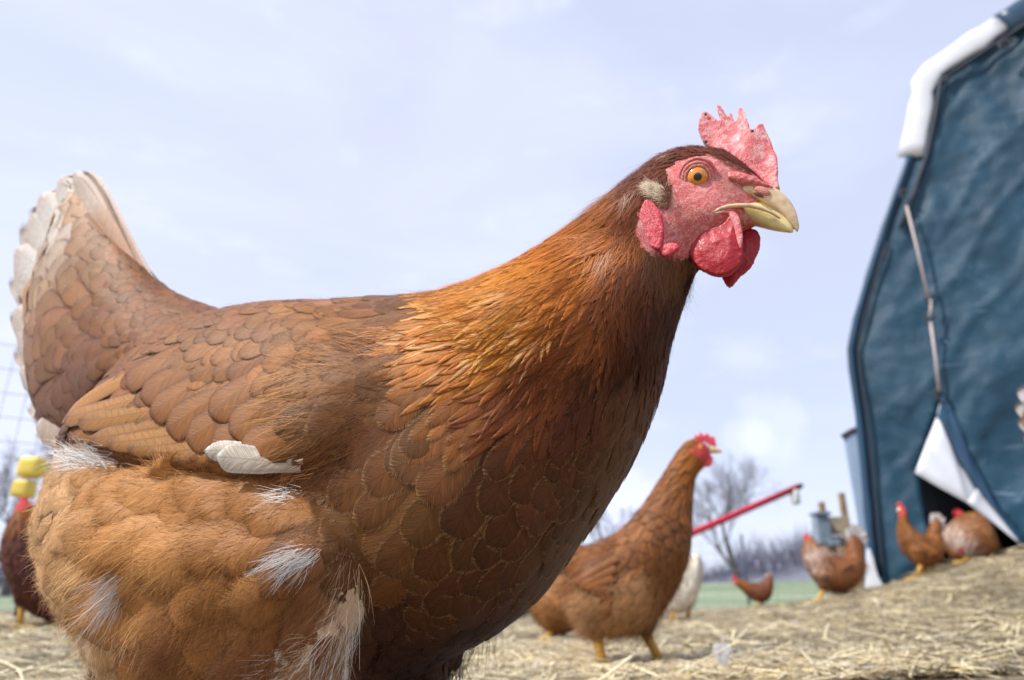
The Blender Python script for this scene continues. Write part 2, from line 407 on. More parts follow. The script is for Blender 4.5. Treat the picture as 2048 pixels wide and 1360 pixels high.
# ------------------------------------------------------------------ feather and strand builders
TT = np.array([0, .25, .48, .66, .79, .88, .945, .985, 1.0])
CC = np.array([-1, -.8, -.4, 0, .4, .8, 1.0])
def wprof(kind, t_):
    if kind == 'round':
        return np.where(t_ < .68, .4 + .6 * (t_ / .68) ** .7, np.sqrt(np.clip(1 - ((t_ - .68) / .325) ** 2, 0.01, 1)))
    if kind == 'flight':
        return np.where(t_ < .82, .7 + .3 * (t_ / .82), np.sqrt(np.clip(1 - ((t_ - .82) / .185) ** 2, 0.01, 1)))
    if kind == 'lance':
        return np.clip(np.where(t_ < .55, .5 + .5 * t_ / .55, 1 - ((t_ - .55) / .46) ** 1.7), .03, 1)
    return 1 - t_ * .8
class Surf:
    def __init__(s, V, F):
        s.V, s.F = V, F
        s.bvh = BVHTree.FromPolygons([tuple(v) for v in V.tolist()], F.tolist())
    def near(s, P):
        r = s.bvh.find_nearest(Vector(P)); return np.array(r[0]), np.array(r[1])
    def hit(s, u, v):
        r = s.bvh.ray_cast(Vector(CAM), Vector(ray(u, v)))
        if r[0] is None: return None, None
        return np.array(r[0]), np.array(r[1])
QF = []
for i in range(len(TT) - 1):
    for j in range(len(CC) - 1):
        a = i * len(CC) + j; QF.append((a, a + 1, a + 1 + len(CC), a + len(CC)))
QF = np.array(QF)
def feather(surf, root, D, L_, W_, kind, lift0, lift1, camber=.25, bend=0.0, flat=None, nrm=None, curl=0):
    """one vane following the surface. returns V, metre uv, unit uv"""
    D = unit(D); rp, rn = (surf.near(root) if surf else (root, nrm))
    if nrm is not None: rn = nrm
    B = unit(np.cross(D, rn)); D = unit(np.cross(rn, B))
    V = []; uvm = []; uvu = []
    cen = rp.copy(); d = D.copy(); nn = rn.copy(); tp = 0
    wv = wprof(kind, TT)
    for ti, t_ in enumerate(TT):
        cen = cen + d * (t_ - tp) * L_; tp = t_
        if surf is not None:
            cen, nn = surf.near(cen)
            d = unit(d - nn * np.dot(d, nn))
        if bend: d = unit(d + B * bend * .1)
        Bn = unit(np.cross(d, nn))
        lift = lift0 + (lift1 - lift0) * t_ ** 1.1 + curl * L_ * max(0, t_ - .6) ** 2
        for c in CC:
            wi = W_ * wv[ti]
            p = cen + Bn * c * wi
            if surf is not None and abs(c) > .5 and W_ > .004:
                q_, qn = surf.near(p); 
                if np.linalg.norm(q_ - p) < .02: p = q_ * .8 + p * .2
            # rounded tip: middle reaches further
            p = p + d * (-(c * c) * .10 * W_ * (t_ > .5))
            V.append(p + nn * (lift * (1 - camber * c * c)) + nn * .0)
            uvm.append((c * wi, t_ * L_)); uvu.append((.5 + .5 * c, t_))
    return np.array(V), np.array(uvm), np.array(uvu)
class Bag:
    """joined feathers"""
    def __init__(s): s.V, s.m, s.u, s.c, s.r = [], [], [], [], []
    def add(s, fv, col, rim):
        V, m_, u_ = fv; s.V.append(V); s.m.append(m_); s.u.append(u_)
        s.c.append(col if np.ndim(col) == 2 else np.tile(col, (len(V), 1))); s.r.append(np.tile(rim, (len(V), 1)))
    def arrays(s):
        n = len(s.V); k = len(s.V[0]); F = (QF[None] + (np.arange(n) * k)[:, None, None]).reshape(-1, 4)
        return np.concatenate(s.V), F, np.concatenate(s.c), np.concatenate(s.r), np.concatenate(s.m), np.concatenate(s.u)
    def build(s, name, parent, mirror=None, mats=('feather_vane',)):
        V, F, c, r, m_, u_ = s.arrays()
        if mirror is not None: V = mirror.mirror(V); F = F[:, ::-1]
        o = place(name, V, F, parent, mats=mats, cols=c, rim=r, uvm=m_, uvu=u_); return o
def strands(P, Nn, D, L_, wid, col, lift=.25, gravity=.15, seg=6, jitter=.15, tipcol=None, wave=.05):
    """thin tapering ribbons. all arrays (n,...)"""
    n = len(P); L_ = np.asarray(L_)[:, None] * np.ones((n, 1)); 
    D = unit(D - Nn * np.sum(D * Nn, 1, keepdims=True))
    D = unit(D + rng.normal(0, jitter, (n, 3)))
    lift = np.asarray(lift) * np.ones(n)
    up = lift[:, None]
    side = unit(np.cross(D, Nn) + rng.normal(0, .25, (n, 3)))
    wv1 = rng.normal(0, wave, (n, 1)); ph = rng.uniform(0, 6.3, (n, 1))
    rows = []; cols = []
    for k in range(seg):
        t_ = k / (seg - 1)
        off = D * L_ * t_ + Nn * (up * L_ * (t_ - .55 * t_ * t_)) + side * (wv1 * L_ * np.sin(ph + 4 * t_)) + np.array([0, 0, -1.0]) * gravity * L_ * t_ * t_
        c = P + off
        ww = wid[:, None] * (1 - .75 * t_) * .5
        rows.append(c - side * ww); rows.append(c + side * ww)
        cc = col if tipcol is None else col * (1 - t_) + tipcol * t_
        cols.append(cc); cols.append(cc)
    V = np.stack(rows, 1).reshape(-1, 3); K = 2 * seg
    base = (np.arange(n) * K)[:, None]
    F = np.concatenate([np.stack([base[:, 0] + 2 * k, base[:, 0] + 2 * k + 1, base[:, 0] + 2 * k + 3, base[:, 0] + 2 * k + 2], 1) for k in range(seg - 1)])
    CCo = np.stack(cols, 1).reshape(-1, 3)
    nr = unit(np.repeat(Nn, K, 0) + .0)
    return V, F, CCo, nr
def sample(V, F, n):
    a, b2, c, d = (V[F[:, i]] for i in range(4))
    A = .5 * np.linalg.norm(np.cross(c - a, d - b2), axis=1); A = A / A.sum()
    f = rng.choice(len(F), n, p=A); r1, r2 = rng.random((n, 1)), rng.random((n, 1))
    P = (a[f] * (1 - r1) + b2[f] * r1) * (1 - r2) + (d[f] * (1 - r1) + c[f] * r1) * r2
    Nn = unit(np.cross(c - a, d - b2)[f]); return P, Nn, f
def poisson(P, rad):
    """dart throwing with a per-point radius"""
    cell = {}; keep = []; h = float(rad.max())
    K = np.floor(P / h).astype(int)
    for i in range(len(P)):
        k = tuple(K[i]); ok = True
        for dx in (-1, 0, 1):
            for dy in (-1, 0, 1):
                for dz in (-1, 0, 1):
                    for j in cell.get((k[0] + dx, k[1] + dy, k[2] + dz), ()):
                        d = P[i] - P[j]
                        if d @ d < rad[i] * rad[j]: ok = False; break
                    if not ok: break
                if not ok: break
            if not ok: break
        if ok: cell.setdefault(k, []).append(i); keep.append(i)
    return keep
def idw(P, ctr, vals, p=3.0):
    P = np.atleast_2d(P); d2 = ((P[:, None, :] - ctr[None]) ** 2).sum(2) + 100.0
    w_ = d2 ** (-p / 2 - .5); w_ /= w_.sum(1, keepdims=True); return w_ @ vals
def fbm(P, s):
    return np.array([mnoise.fractal(Vector(p) * s, 1.0, 2.0, 3) for p in P])
def slab(fr, poly, off, thick, voxel, it=5, bulge=None):
    """a fleshy plate from an outline, real thickness, rounded rim"""
    P = np.array([fr.pt(u, v, off) for u, v in poly]); n = len(P)
    V = np.concatenate([P + fr.n * thick / 2, P - fr.n * thick / 2])
    F = [tuple(range(n)), tuple(range(2 * n - 1, n - 1, -1))] + [(i, i + n, (i + 1) % n + n, (i + 1) % n) for i in range(n)]
    me = bpy.data.meshes.new('t'); me.from_pydata(V.tolist(), [], F)
    bmm = bmesh.new(); bmm.from_mesh(me); bmesh.ops.triangulate(bmm, faces=bmm.faces[:]); bmesh.ops.recalc_face_normals(bmm, faces=bmm.faces)
    V = [tuple(v.co) for v in bmm.verts]; F = [tuple(v.index for v in f.verts) for f in bmm.faces]; bmm.free()
    Vn, Nn, Fn = remesh(V, F, voxel, it, .5)
    return Vn, Nn, Fn
def spline_poly(pts, k=4):
    pts = np.array(pts, float); n = len(pts); o = []
    for i in range(n):
        p0, p1, p2, p3 = pts[i - 1], pts[i], pts[(i + 1) % n], pts[(i + 2) % n]
        for q in range(k):
            t_ = q / k; o.append(.5 * ((2 * p1) + (-p0 + p2) * t_ + (2 * p0 - 5 * p1 + 4 * p2 - p3) * t_**2 + (-p0 + 3 * p1 - 3 * p2 + p3) * t_**3))
    return np.array(o)
def tube_raw(path, rad, k=8):
    path = np.array(path, float); n = len(path); rad = np.ones(n) * rad
    tg = unit(np.gradient(path, axis=0)); ref = np.array([0, 0, 1.0]) if abs(tg[0][2]) < .9 else np.array([1.0, 0, 0])
    rings = []
    for i in range(n):
        a = unit(np.cross(tg[i], ref)); b2 = np.cross(tg[i], a)
        th = np.linspace(0, 2 * math.pi, k, endpoint=False)
        rings.append(path[i] + rad[i] * (np.outer(np.cos(th), a) + np.outer(np.sin(th), b2)))
    return loft_raw(rings)
def f4(F): return np.array([tuple(f) if len(f) == 4 else tuple(f) + (f[-1],) for f in F])
def pyobj(name, VF, mats, parent=None, smooth=True, cols=None):
    V, F = VF; off = np.zeros(3) if parent is None else np.array(parent.matrix_world.translation)
    if parent is not None and parent.parent is not None: pass
    me = bpy.data.meshes.new(name); me.from_pydata((np.asarray(V, float) - off).tolist(), [], [tuple(int(i) for i in f) for f in F])
    me.polygons.foreach_set('use_smooth', np.full(len(me.polygons), smooth, bool))
    for m_ in mats: me.materials.append(MATS[m_])
    bmm = bmesh.new(); bmm.from_mesh(me); bmesh.ops.recalc_face_normals(bmm, faces=bmm.faces); bmm.to_mesh(me); bmm.free()
    if cols is not None:
        a = me.color_attributes.new('Col', 'FLOAT_COLOR', 'POINT'); a.data.foreach_set('color', np.concatenate([cols, np.ones((len(cols), 1))], 1).astype(np.float32).ravel())
    o = bpy.data.objects.new(name, me); C.objects.link(o)
    if parent is not None: o.parent = parent
    return o
def box_raw(c, sx_, sy, sz, rot=None):
    V = np.array([(x, y, z) for x in (-1, 1) for y in (-1, 1) for z in (-1, 1)], float) * (sx_ / 2, sy / 2, sz / 2)
    if rot is not None: V = V @ np.array(rot).T
    return (V + c).tolist(), [(0, 1, 3, 2), (4, 6, 7, 5), (0, 4, 5, 1), (2, 3, 7, 6), (0, 2, 6, 4), (1, 5, 7, 3)]
def bevel_box(name, c, sx_, sy, sz, mats, parent, bev=.01, rot=None):
    o = pyobj(name, box_raw(c, sx_, sy, sz, rot), mats, parent, smooth=False)
    bmm = bmesh.new(); bmm.from_mesh(o.data); bmesh.ops.bevel(bmm, geom=bmm.edges[:], offset=bev, segments=2, affect='EDGES'); bmm.to_mesh(o.data); bmm.free()
    return o

# ------------------------------------------------------------------ GROUND
GCP = []     # (x,y,z) contacts read from where feet and walls stand
def gp(u, v, y):
    p = at_y(u, v, y); GCP.append(tuple(p)); return p
# contacts
for q_ in ((1205, 1346, 1.26), (1320, 1342, 1.24), (40, 1258, 2.0), (95, 1252, 2.05), (1130, 1285, 2.1), (1365, 1240, 3.0), (1345, 1245, 3.0),
          (1522, 1216, 4.6), (1645, 1205, 2.75), (1695, 1192, 2.85), (1835, 1155, 3.0), (1905, 1128, 3.15), (1980, 1112, 3.15),
          (1745, 1190, 3.35), (2048, 1092, 3.4), (2300, 1060, 3.4), (1500, 1222, 5.5), (1050, 1275, 2.3), (1900, 1300, 1.35), (2048, 1290, 1.3), (200, 1240, 3), (1200, 1238, 6.0), (1300, 1228, 5.8), (1600, 1206, 5.6), (1500, 1262, 2.2), (1560, 1232, 3.4), (1450, 1240, 3.6), (1620, 1310, 1.3), (1500, 1335, 1.15), (700, 1290, 1.8), (400, 1262, 2.2), (1250, 1262, 2.9), (0, 1232, 4.5)):
    gp(*q_)
for x_, y_, z_ in ((-1, .4, 0), (0, .4, 0), (1.2, .4, 0), (0, -1, 0), (-2, 0, 0), (2, -.5, .05), (0, .8, .005), (-.9, 1.0, 0), (4.5, 3.5, .35), (-6, 5, .02), (-6, 9, -.1), (0, 10, -.12), (6, 9, .0), (0, 25, -.2), (-25, 20, -.2), (25, 20, .3), (0, 60, 0), (60, 60, 2), (-60, 60, 0)):
    GCP.append((x_, y_, z_))
GC = np.array(GCP)
def gco(P):
    y_ = np.maximum(P[:, 1], -.1) + .45; return np.c_[P[:, 0] / y_, np.log(y_) * 1.3]
_G = gco(GC); _K = np.linalg.norm(_G[:, None] - _G[None], axis=2); _n = len(_G)
_A = np.block([[_K + np.eye(_n) * 1e-4, np.ones((_n, 1))], [np.ones((1, _n)), np.zeros((1, 1))]]); _W = np.linalg.solve(_A, np.r_[GC[:, 2], 0])
def ground(P):
    P = np.atleast_2d(np.asarray(P, float))[:, :2]; Q = gco(P); o = np.empty(len(P))
    for i in range(0, len(P), 20000):
        K = np.linalg.norm(Q[i:i + 20000, None] - _G[None], axis=2); o[i:i + 20000] = K @ _W[:-1] + _W[-1]
    return np.clip(o, -.6, 3)
def sgrid(a, b2, n, k=4.0):
    t_ = np.linspace(-1, 1, n); s_ = np.sinh(k * t_) / math.sinh(k)
    return np.where(s_ < 0, -s_ * a, s_ * b2)
def sheet(xs, ys, dz=0):
    X, Y = np.meshgrid(xs, ys); P = np.stack([X.ravel(), Y.ravel()], 1); Z = ground(P) + dz
    Z = Z + (fbm(np.c_[P, np.zeros(len(P))], 2.2) * .010 + fbm(np.c_[P, np.ones(len(P))], 9) * .004) * (np.hypot(P[:, 0], P[:, 1]) < 9) * (P[:, 1] > .9)
    V = np.c_[P, Z]; nx = len(xs); ny = len(ys)
    i = np.arange((ny - 1) * (nx - 1)); r_ = i // (nx - 1); c_ = i % (nx - 1); a = r_ * nx + c_
    return V, np.stack([a, a + 1, a + nx + 1, a + nx], 1)
V, F = sheet(sgrid(-500, 500, 200, 7.2), sgrid(-60, 900, 230, 7.5))
g = place('ground', V, F, None, mats=('straw_litter',)); tag(g, kind='structure')
V, F = sheet(sgrid(-500, 500, 110, 5.5), 6.6 + (np.sinh(np.linspace(0, 6.0, 60)) / math.sinh(6.0)) * 890, .01)
g = place('pasture', V, F, None, mats=('pasture_green',)); tag(g, kind='structure')

# straw litter: real stems
n = 66000
yy = 1.0 / rng.uniform(1 / 7.5, 1 / .95, n); fx = rng.uniform(-.95, .95, n)
P = np.c_[fx * yy, yy]; Z = ground(P)
Z += (fbm(np.c_[P, np.zeros(n)], 2.2) * .010 + fbm(np.c_[P, np.ones(n)], 9) * .004) * (P[:, 1] > .9)
P3 = np.c_[P, Z + rng.uniform(.001, .012, n)]
az = rng.normal(.25, .75, n); Ls = rng.gamma(2.2, .016, n).clip(.01, .13) * (1 + .1 * yy); Wd = rng.uniform(.0008, .0026, n) * (.8 + .3 * yy)
big = rng.random(n) < .05; Wd[big] *= 1.9; Ls[big] = Ls[big] * 1.9 + .02
Dv = np.c_[np.cos(az), np.sin(az), rng.normal(0, .13, n)]; sd_ = unit(np.cross(Dv, [0, 0, 1.0])); upv = unit(np.cross(sd_, Dv))
base = np.array([[.58, .48, .29], [.46, .37, .23], [.70, .62, .44], [.30, .23, .15], [.70, .56, .24], [.52, .47, .40]])[rng.choice(6, n, p=[.3, .22, .17, .15, .06, .1])] * rng.uniform(.6, 1.3, (n, 1)); base = base * (1 + .55 * fbm(np.c_[P * [1, .6], np.zeros(n)], 1.7)[:, None]).clip(.4, 1.5); base[big] = np.array([.78, .68, .44]) * rng.uniform(.85, 1.1, (int(big.sum()), 1))
mid = rng.normal(0, .06, (n, 1)) * sd_ + rng.normal(0, .05, (n, 1)) * upv
rows = []
for k, t_ in enumerate((-.5, 0, .5)):
    c = P3 + Dv * (Ls * t_)[:, None] + (mid * Ls[:, None] if k == 1 else 0)
    for a_ in (0, 2.094, 4.189): rows.append(c + sd_ * (np.cos(a_) * Wd * .5 * 1.3)[:, None] + upv * (np.sin(a_) * Wd * .5 * .6)[:, None])
V = np.stack(rows, 1).reshape(-1, 3); bs = np.arange(n) * 9; F = []
for k in range(2):
    for j in range(3): F.append(np.stack([bs + 3 * k + j, bs + 3 * k + (j + 1) % 3, bs + 3 * k + 3 + (j + 1) % 3, bs + 3 * k + 3 + j], 1))
g = place('straw_bedding', V, np.concatenate(F), None, mats=('straw',), cols=np.repeat(base, 9, 0)); tag(g, kind='stuff')

# ------------------------------------------------------------------ HILL AND FAR WOOD
def hillmesh(u0, u1, y, pts, name, m_, depth=30):
    us = np.linspace(u0, u1, 90); tops = np.interp(us, [p[0] for p in pts], [p[1] for p in pts])
    V = []
    for k, (dy, hf) in enumerate(((-14, 0), (-6, .55), (0, 1), (depth, .9), (depth * 2, 0))):
        for u_, tv in zip(us, tops):
            p = at_y(u_, tv, y); gx = p[0] * (y + dy) / y; gz = float(ground([[gx, y + dy]])[0]) - .3
            V.append((gx, y + dy, gz + (p[2] - gz + rng.normal(0, .12)) * hf))
    n_ = len(us); F = [(r_ * n_ + i, r_ * n_ + i + 1, (r_ + 1) * n_ + i + 1, (r_ + 1) * n_ + i) for r_ in range(4) for i in range(n_ - 1)]
    o = pyobj(name, (V, F), (m_,)); tag(o, kind='structure'); return o
HP = [(-800, 1150), (0, 1160), (400, 1175), (1000, 1168), (1300, 1165), (1450, 1150), (1600, 1118), (1800, 1070), (2400, 1010), (3000, 1000)]
hillmesh(-900, 2900, 75, HP, 'hill', 'hill_scrub')
n = 9000
us = rng.uniform(-500, 2400, n); tv = np.interp(us, [p[0] for p in HP], [p[1] for p in HP]) + rng.uniform(-2, 18, n)
yy = rng.uniform(66, 76, n); P = np.array([at_y(a, b2, c) for a, b2, c in zip(us, tv, yy)]); hh = rng.uniform(.8, 2.4, n)
cl = np.sin(us * .013) * .5 + np.sin(us * .05 + 2) * .3 + 1.0; hh *= cl.clip(.4, 2)
ln = rng.normal(0, .25, (n, 2)); w_ = .05
rows = []
for t_ in (0, 1):
    for a_ in (0, 2.094, 4.189): rows.append(P + np.c_[ln * hh[:, None] * t_ + [math.cos(a_) * w_ * (1.1 - t_), math.sin(a_) * w_ * (1.1 - t_)], hh * t_])
V = np.stack(rows, 1).reshape(-1, 3); bs = np.arange(n) * 6
F = np.concatenate([np.stack([bs + j, bs + (j + 1) % 3, bs + 3 + (j + 1) % 3, bs + 3 + j], 1) for j in range(3)])
g = place('far_wood', V, F, None, mats=('wood_far',)); tag(g, kind='stuff')

# ------------------------------------------------------------------ BARE TREES
def bare_tree(base, H, spread, label, seed, levels=6, lean=0.0, trunk_r=None):
    rnd = random.Random(seed); th = thing('bare_tree', base, label, 'tree', 'leafless trees beyond the netting')
    tr = trunk_r or H * .03; trunk, crown = [], []
    def grow(p, d, r_, l_, lev):
        n_ = 4; path = [p]; dd = d
        for k in range(n_):
            dd = unit(dd + np.array([rnd.gauss(0, .09), rnd.gauss(0, .09), rnd.gauss(.03, .05)])); path.append(path[-1] + dd * l_ / n_)
        rr = np.linspace(r_, r_ * .62, n_ + 1) * (.62 if lev > 1 else .8)
        (trunk if lev <= 1 else crown).append(tube_raw(path, rr, 6 if lev < 2 else 3))
        if lev >= levels: return
        for k in range(3 if lev < 3 else (3 if lev < levels - 1 else 4)):
            a = rnd.uniform(0, 6.28); tilt = rnd.uniform(.3, .8) * spread
            s_ = unit(np.cross(dd, [math.cos(a), math.sin(a), .1])); nd = unit(dd * math.cos(tilt) + s_ * math.sin(tilt) + np.array([0, 0, .05]))
            st_ = path[-1] if k == 0 else path[rnd.choice((-1, -2, -3))]
            grow(st_, nd, r_ * .6, l_ * rnd.uniform(.66, .84), lev + 1)
    grow(np.array(base, float) - [0, 0, .15], unit(np.array([lean, 0, 1.0])), tr, H * .27, 0)
    pyobj('trunk', join_raw(trunk), ('bark',), th); pyobj('crown', join_raw(crown), ('twig',), th)
    return th
def tree_at(u, vtop, y, label, seed, **k):
    x = at_y(u, 1160, y)[0]; gz = float(ground([[x, y]])[0]); H = at_y(u, vtop, y)[2] - gz
    return bare_tree((x, y, gz), H, k.pop('spread', .85), label, seed, **k)
tree_at(1478, 880, 34, 'tall leafless tree beside the red pole, grey trunk forking into a round crown', 5, levels=7, spread=1.1)
tree_at(1215, 920, 48, 'pale leafless tree behind the back of the walking hen', 8, levels=5)
tree_at(20, 800, 30, 'leafless tree at the far left behind the yellow container', 12, levels=6)
tree_at(110, 880, 36, 'leafless tree just behind the big hen under its tail', 15, levels=5)
tree_at(-80, 860, 30, 'leafless tree cut by the left edge of the photo', 18, levels=5)

# ------------------------------------------------------------------ NETTING FENCES
def netting(path, h, name, label, dx=.14, rows_=9, posts=3.0, wire=.0016, post_m='post_dark', pr=.012, post_at=None):
    b0 = (*path[0], float(ground([path[0]])[0])); th = thing(name, b0, label, 'fence')
    net = []; pts = []
    for a, b2 in zip(path[:-1], path[1:]):
        a, b2 = np.array(a, float), np.array(b2, float); Ld = np.linalg.norm(b2 - a); n_ = int(Ld / dx)
        for i in range(n_ + 1): pts.append(a + (b2 - a) * i / n_)
    pts = np.array(pts); gz = ground(pts)
    base_ = np.c_[pts, gz]
    for p in base_: net.append(tube_raw([p, p + [0, 0, h]], wire, 3))
    for r_ in range(rows_):
        z_ = h * (.03 + .97 * (r_ / (rows_ - 1)) ** 1.2)
        net.append(tube_raw(base_ + [0, 0, z_], wire, 3))
    pyobj('netting', join_raw(net), ('net_wire',), th, smooth=False)
    d = 0; last = -99
    for i, p in enumerate(base_):
        if i: d += np.linalg.norm(pts[i] - pts[i - 1])
        if (post_at is None and (d - last >= posts or i == 0)) or (post_at is not None and np.hypot(*(pts[i] - post_at)) < dx * .5 and last < 0):
            last = d; pyobj('post', tube_raw([p - [0, 0, .1], p + [0, 0, h + .08]], pr, 8), (post_m,), th)
    return th
netting([(-5.0, 8.2), (-2, 7.6), (2.62, 7.2), (4.6, 7.4)], .62, 'net_fence', 'low wire netting fence on dark posts along the edge of the pasture', posts=2.4)
xl = at_y(66, 1100, 2.9)[0]
netting([(-3.8, 1.9), (xl, 2.9), (xl + .9, 4.4)], 1.1, 'net_fence', 'tall wire netting on a blue post at the left behind the big hen', dx=.075, rows_=13, pr=.016, post_at=(xl, 2.9))

# ------------------------------------------------------------------ RED POLE
y0, y1 = 5.2, 5.6
p0 = at_y(1030, 1222, y0); p1 = at_y(1598, 973, y1)
th = thing('red_pole', p0, 'long red metal pole slanting up in front of the bare tree', 'pole')
pyobj('shaft', tube_raw([p0 + (p1 - p0) * t_ for t_ in np.linspace(-.04, 1, 6)], .026, 12), ('red_paint',), th)
pyobj('end_cap', tube_raw([p1 - (p1 - p0) * .004, p1 + (p1 - p0) * .012], .018, 10), ('iron',), th)
hx = p1 - (p1 - p0) * .02
pyobj('hanging_cup', loft_raw([hx + np.array([[math.cos(a) * r_, math.sin(a) * r_, z_] for a in np.linspace(0, 6.283, 12, endpoint=False)]) for r_, z_ in ((.012, .0), (.03, -.01), (.034, -.05), (.034, -.1), (.026, -.125))]), ('white_plastic',), th)
# support foot of the pole, out of sight behind the hens
pf = p0 + (p1 - p0) * .3; gz = float(ground([pf[:2]])[0])
pyobj('support_leg', tube_raw([pf, [pf[0], pf[1] + .05, gz - .05]], .02, 8), ('iron',), th)

# small dark evergreen shrub
ps = at_y(1030, 1250, 5.8); ps[2] = float(ground([ps[:2]])[0])
th = thing('evergreen_shrub', ps, 'small dark green shrub at the low end of the red pole', 'shrub')
n = 2600; d_ = unit(rng.normal(0, 1, (n, 3))); rr = rng.uniform(.5, 1, n)[:, None] ** .5; P = ps + d_ * rr * [.15, .13, .09] + [0, 0, .09]
V, F, cc, nr = strands(P, d_, unit(d_ + [0, 0, .6]), np.full(n, .035), np.full(n, .006), np.tile([.03, .055, .03], (n, 1)), seg=2)
place('foliage', V, F, th, mats=('shrub_green',))
pyobj('stem', tube_raw([ps - [0, 0, .05], ps + [0, 0, .1]], .008, 6), ('bark',), th)

# ------------------------------------------------------------------ BOARD STRUCTURE WITH BLUE BOX
yb = 4.4
def gz_at(x, y): return float(ground([[x, y]])[0])
pa = at_y(1642, 1004, yb); pb = at_y(1682, 986, yb); gza = gz_at(pa[0], yb); gzb = gz_at(pb[0], yb)
th = thing('board_hutch', (pa[0], yb, gza), 'weathered wooden board panel on two posts left of the blue coop', 'panel')
for p_, gz in ((pa, gza), (pb, gzb)): bevel_box('post', np.array([p_[0], yb, (p_[2] + gz) / 2 - .03]), .035, .035, p_[2] - gz + .06, ('wood',), th, .004)
top = at_y(1660, 1028, yb)[2]
for k in range(4):
    zc = top - .075 - k * .115
    bevel_box('board', np.array([(pa[0] + pb[0]) / 2, yb - .03, zc]), pb[0] - pa[0] + .02, .018, .108, ('wood_pale',), th, .003)
bx = at_y(1644, 1060, yb - .1)
th = thing('wall_box', bx - [0, 0, .1], 'small blue grey plastic box hung on the board panel', 'box')
bevel_box('case', bx, .085, .08, .17, ('box_blue',), th, .008)
bevel_box('lid', bx + [0, -.005, .095], .1, .1, .02, ('box_blue',), th, .004)
bevel_box('tray', bx + [.045, -.01, -.075], .07, .08, .04, ('box_blue',), th, .006)
bl = at_y(1726, 1165, 4.0)
th = thing('lumber_stack', (bl[0], 4.0, gz_at(bl[0], 4.0)), 'short brown boards stacked on edge by the coop corner', 'lumber')
for k in range(3):
    bevel_box('board', np.array([bl[0] - .03 + .01 * k, 4.0 + .03 * k, gz_at(bl[0], 4.0) + .12 - .02 * k]), .16, .018, .26 - .04 * k, ('wood',), th, .003)

# ------------------------------------------------------------------ COOP
YC = 3.4
fc_ = Frame(1745, 1190, YC, 30.0)
def cp(u, v, off=0.0): return fc_.pt(u, v, off)
cb0 = cp(1745, 1190); coop = thing('hoop_coop', cb0, 'tall blue tarpaulin hoop coop with white taped edge and torn open flap', 'coop')
coop.matrix_world = Matrix.Translation(Vector(cb0))
LEFT = [(1752, 1192), (1748, 1150), (1738, 1060), (1728, 950), (1716, 830), (1703, 740), (1700, 700), (1712, 640), (1738, 550), (1768, 455), (1800, 365), (1818, 315), (1835, 235), (1846, 165), (1862, 140), (1925, 98), (2000, 48), (2060, 8)]
# outline in plane coordinates, then mirrored on the right of the ridge
PL = np.array([cp(*p) for p in LEFT]); sL = (PL - fc_.O) @ fc_.e; zL = PL[:, 2]
ridge_s = sL[-1] + .75; ridge_z = zL[-1] + .42
out2 = [(s_, z_) for s_, z_ in zip(sL, zL)] + [(ridge_s, ridge_z)] + [(2 * ridge_s - s_, z_) for s_, z_ in zip(sL[::-1], zL[::-1])]
out2 = np.array(out2); out2[-1, 1] += .25
def c3(s_, z_, off=0.0): return fc_.O + fc_.e * s_ + fc_.n * off + np.array([0, 0, z_])
def toS(u, v): p = cp(u, v); return np.array([(p - fc_.O) @ fc_.e, p[2]])
HOLE = [(1884, 790), (1862, 850), (1836, 945), (1850, 1030), (1862, 1100), (1872, 1190), (2100, 1120), (2048, 1082), (1985, 1012), (1940, 915), (1905, 820)]
holeS = np.array([toS(*p) for p in HOLE])
h_ = .022
gx = np.arange(out2[:, 0].min(), out2[:, 0].max() + h_, h_); gzs = np.arange(out2[:, 1].min() - .15, out2[:, 1].max() + h_, h_)
X, Z = np.meshgrid(gx, gzs); G = np.c_[X.ravel(), Z.ravel()]
so = sdf(G, out2); sh = sdf(G, holeS)
# snap near-border points onto the borders for clean edges
def snap(G, poly, sd_, h):
    G = G.copy(); poly = np.asarray(poly); idx = np.where(np.abs(sd_) < h * .75)[0]
    for i in idx:
        best = None; bd = 1e9
        for k in range(len(poly)):
            a, b2 = poly[k], poly[(k + 1) % len(poly)]; ab = b2 - a; tt = np.clip(((G[i] - a) @ ab) / (ab @ ab + 1e-12), 0, 1); q_ = a + tt * ab; d = np.linalg.norm(q_ - G[i])
            if d < bd: bd, best = d, q_
        G[i] = best
    return G
G2 = snap(G, out2, so, h_); G2 = snap(G2, holeS, sh, h_)
keepv = (so > -h_ * .76) & (sh < h_ * .76)
nx = len(gx); ny = len(gzs); i = np.arange((ny - 1) * (nx - 1)); r_ = i // (nx - 1); c_ = i % (nx - 1); a = r_ * nx + c_
Fg = np.stack([a, a + 1, a + nx + 1, a + nx], 1); ok = keepv[Fg].all(1)
cenG = G2[Fg].mean(1); ok &= (sdf(cenG, out2) > 0) & (sdf(cenG, holeS) < 0)
Fg = Fg[ok]
# cloth relief: sag folds running diagonally, ripples near the hole and the laced edge
edge_in = np.clip(so, 0, 1)
a_ = G2 @ np.array([.83, .55]); b_ = G2 @ np.array([-.55, .83])
rip = .012 * np.sin(a_ * 5.5 + 1.3 * np.sin(b_ * 2.2)) * np.exp(-((b_ % 1.3) - .6) ** 2 * 4)
rip += .035 * fbm(np.c_[G2 * [1.0, .7], np.zeros(len(G2))], 1.6) + .011 * fbm(np.c_[G2 * [1.6, .7], np.ones(len(G2))], 5.0) + .006 * fbm(np.c_[G2, np.ones(len(G2))], 16)
rid = fbm(np.c_[(G2 @ np.array([.8, -.6])) * 2.2, (G2 @ np.array([.6, .8])) * .5, np.zeros(len(G2))], 1.5); rip += .014 * (1 - np.abs(rid) * 3).clip(0, 1) ** 3
rip += .014 * np.exp(-np.abs(sh) / .25) * np.sin(a_ * 9)
rip *= smooth01(edge_in / .15)
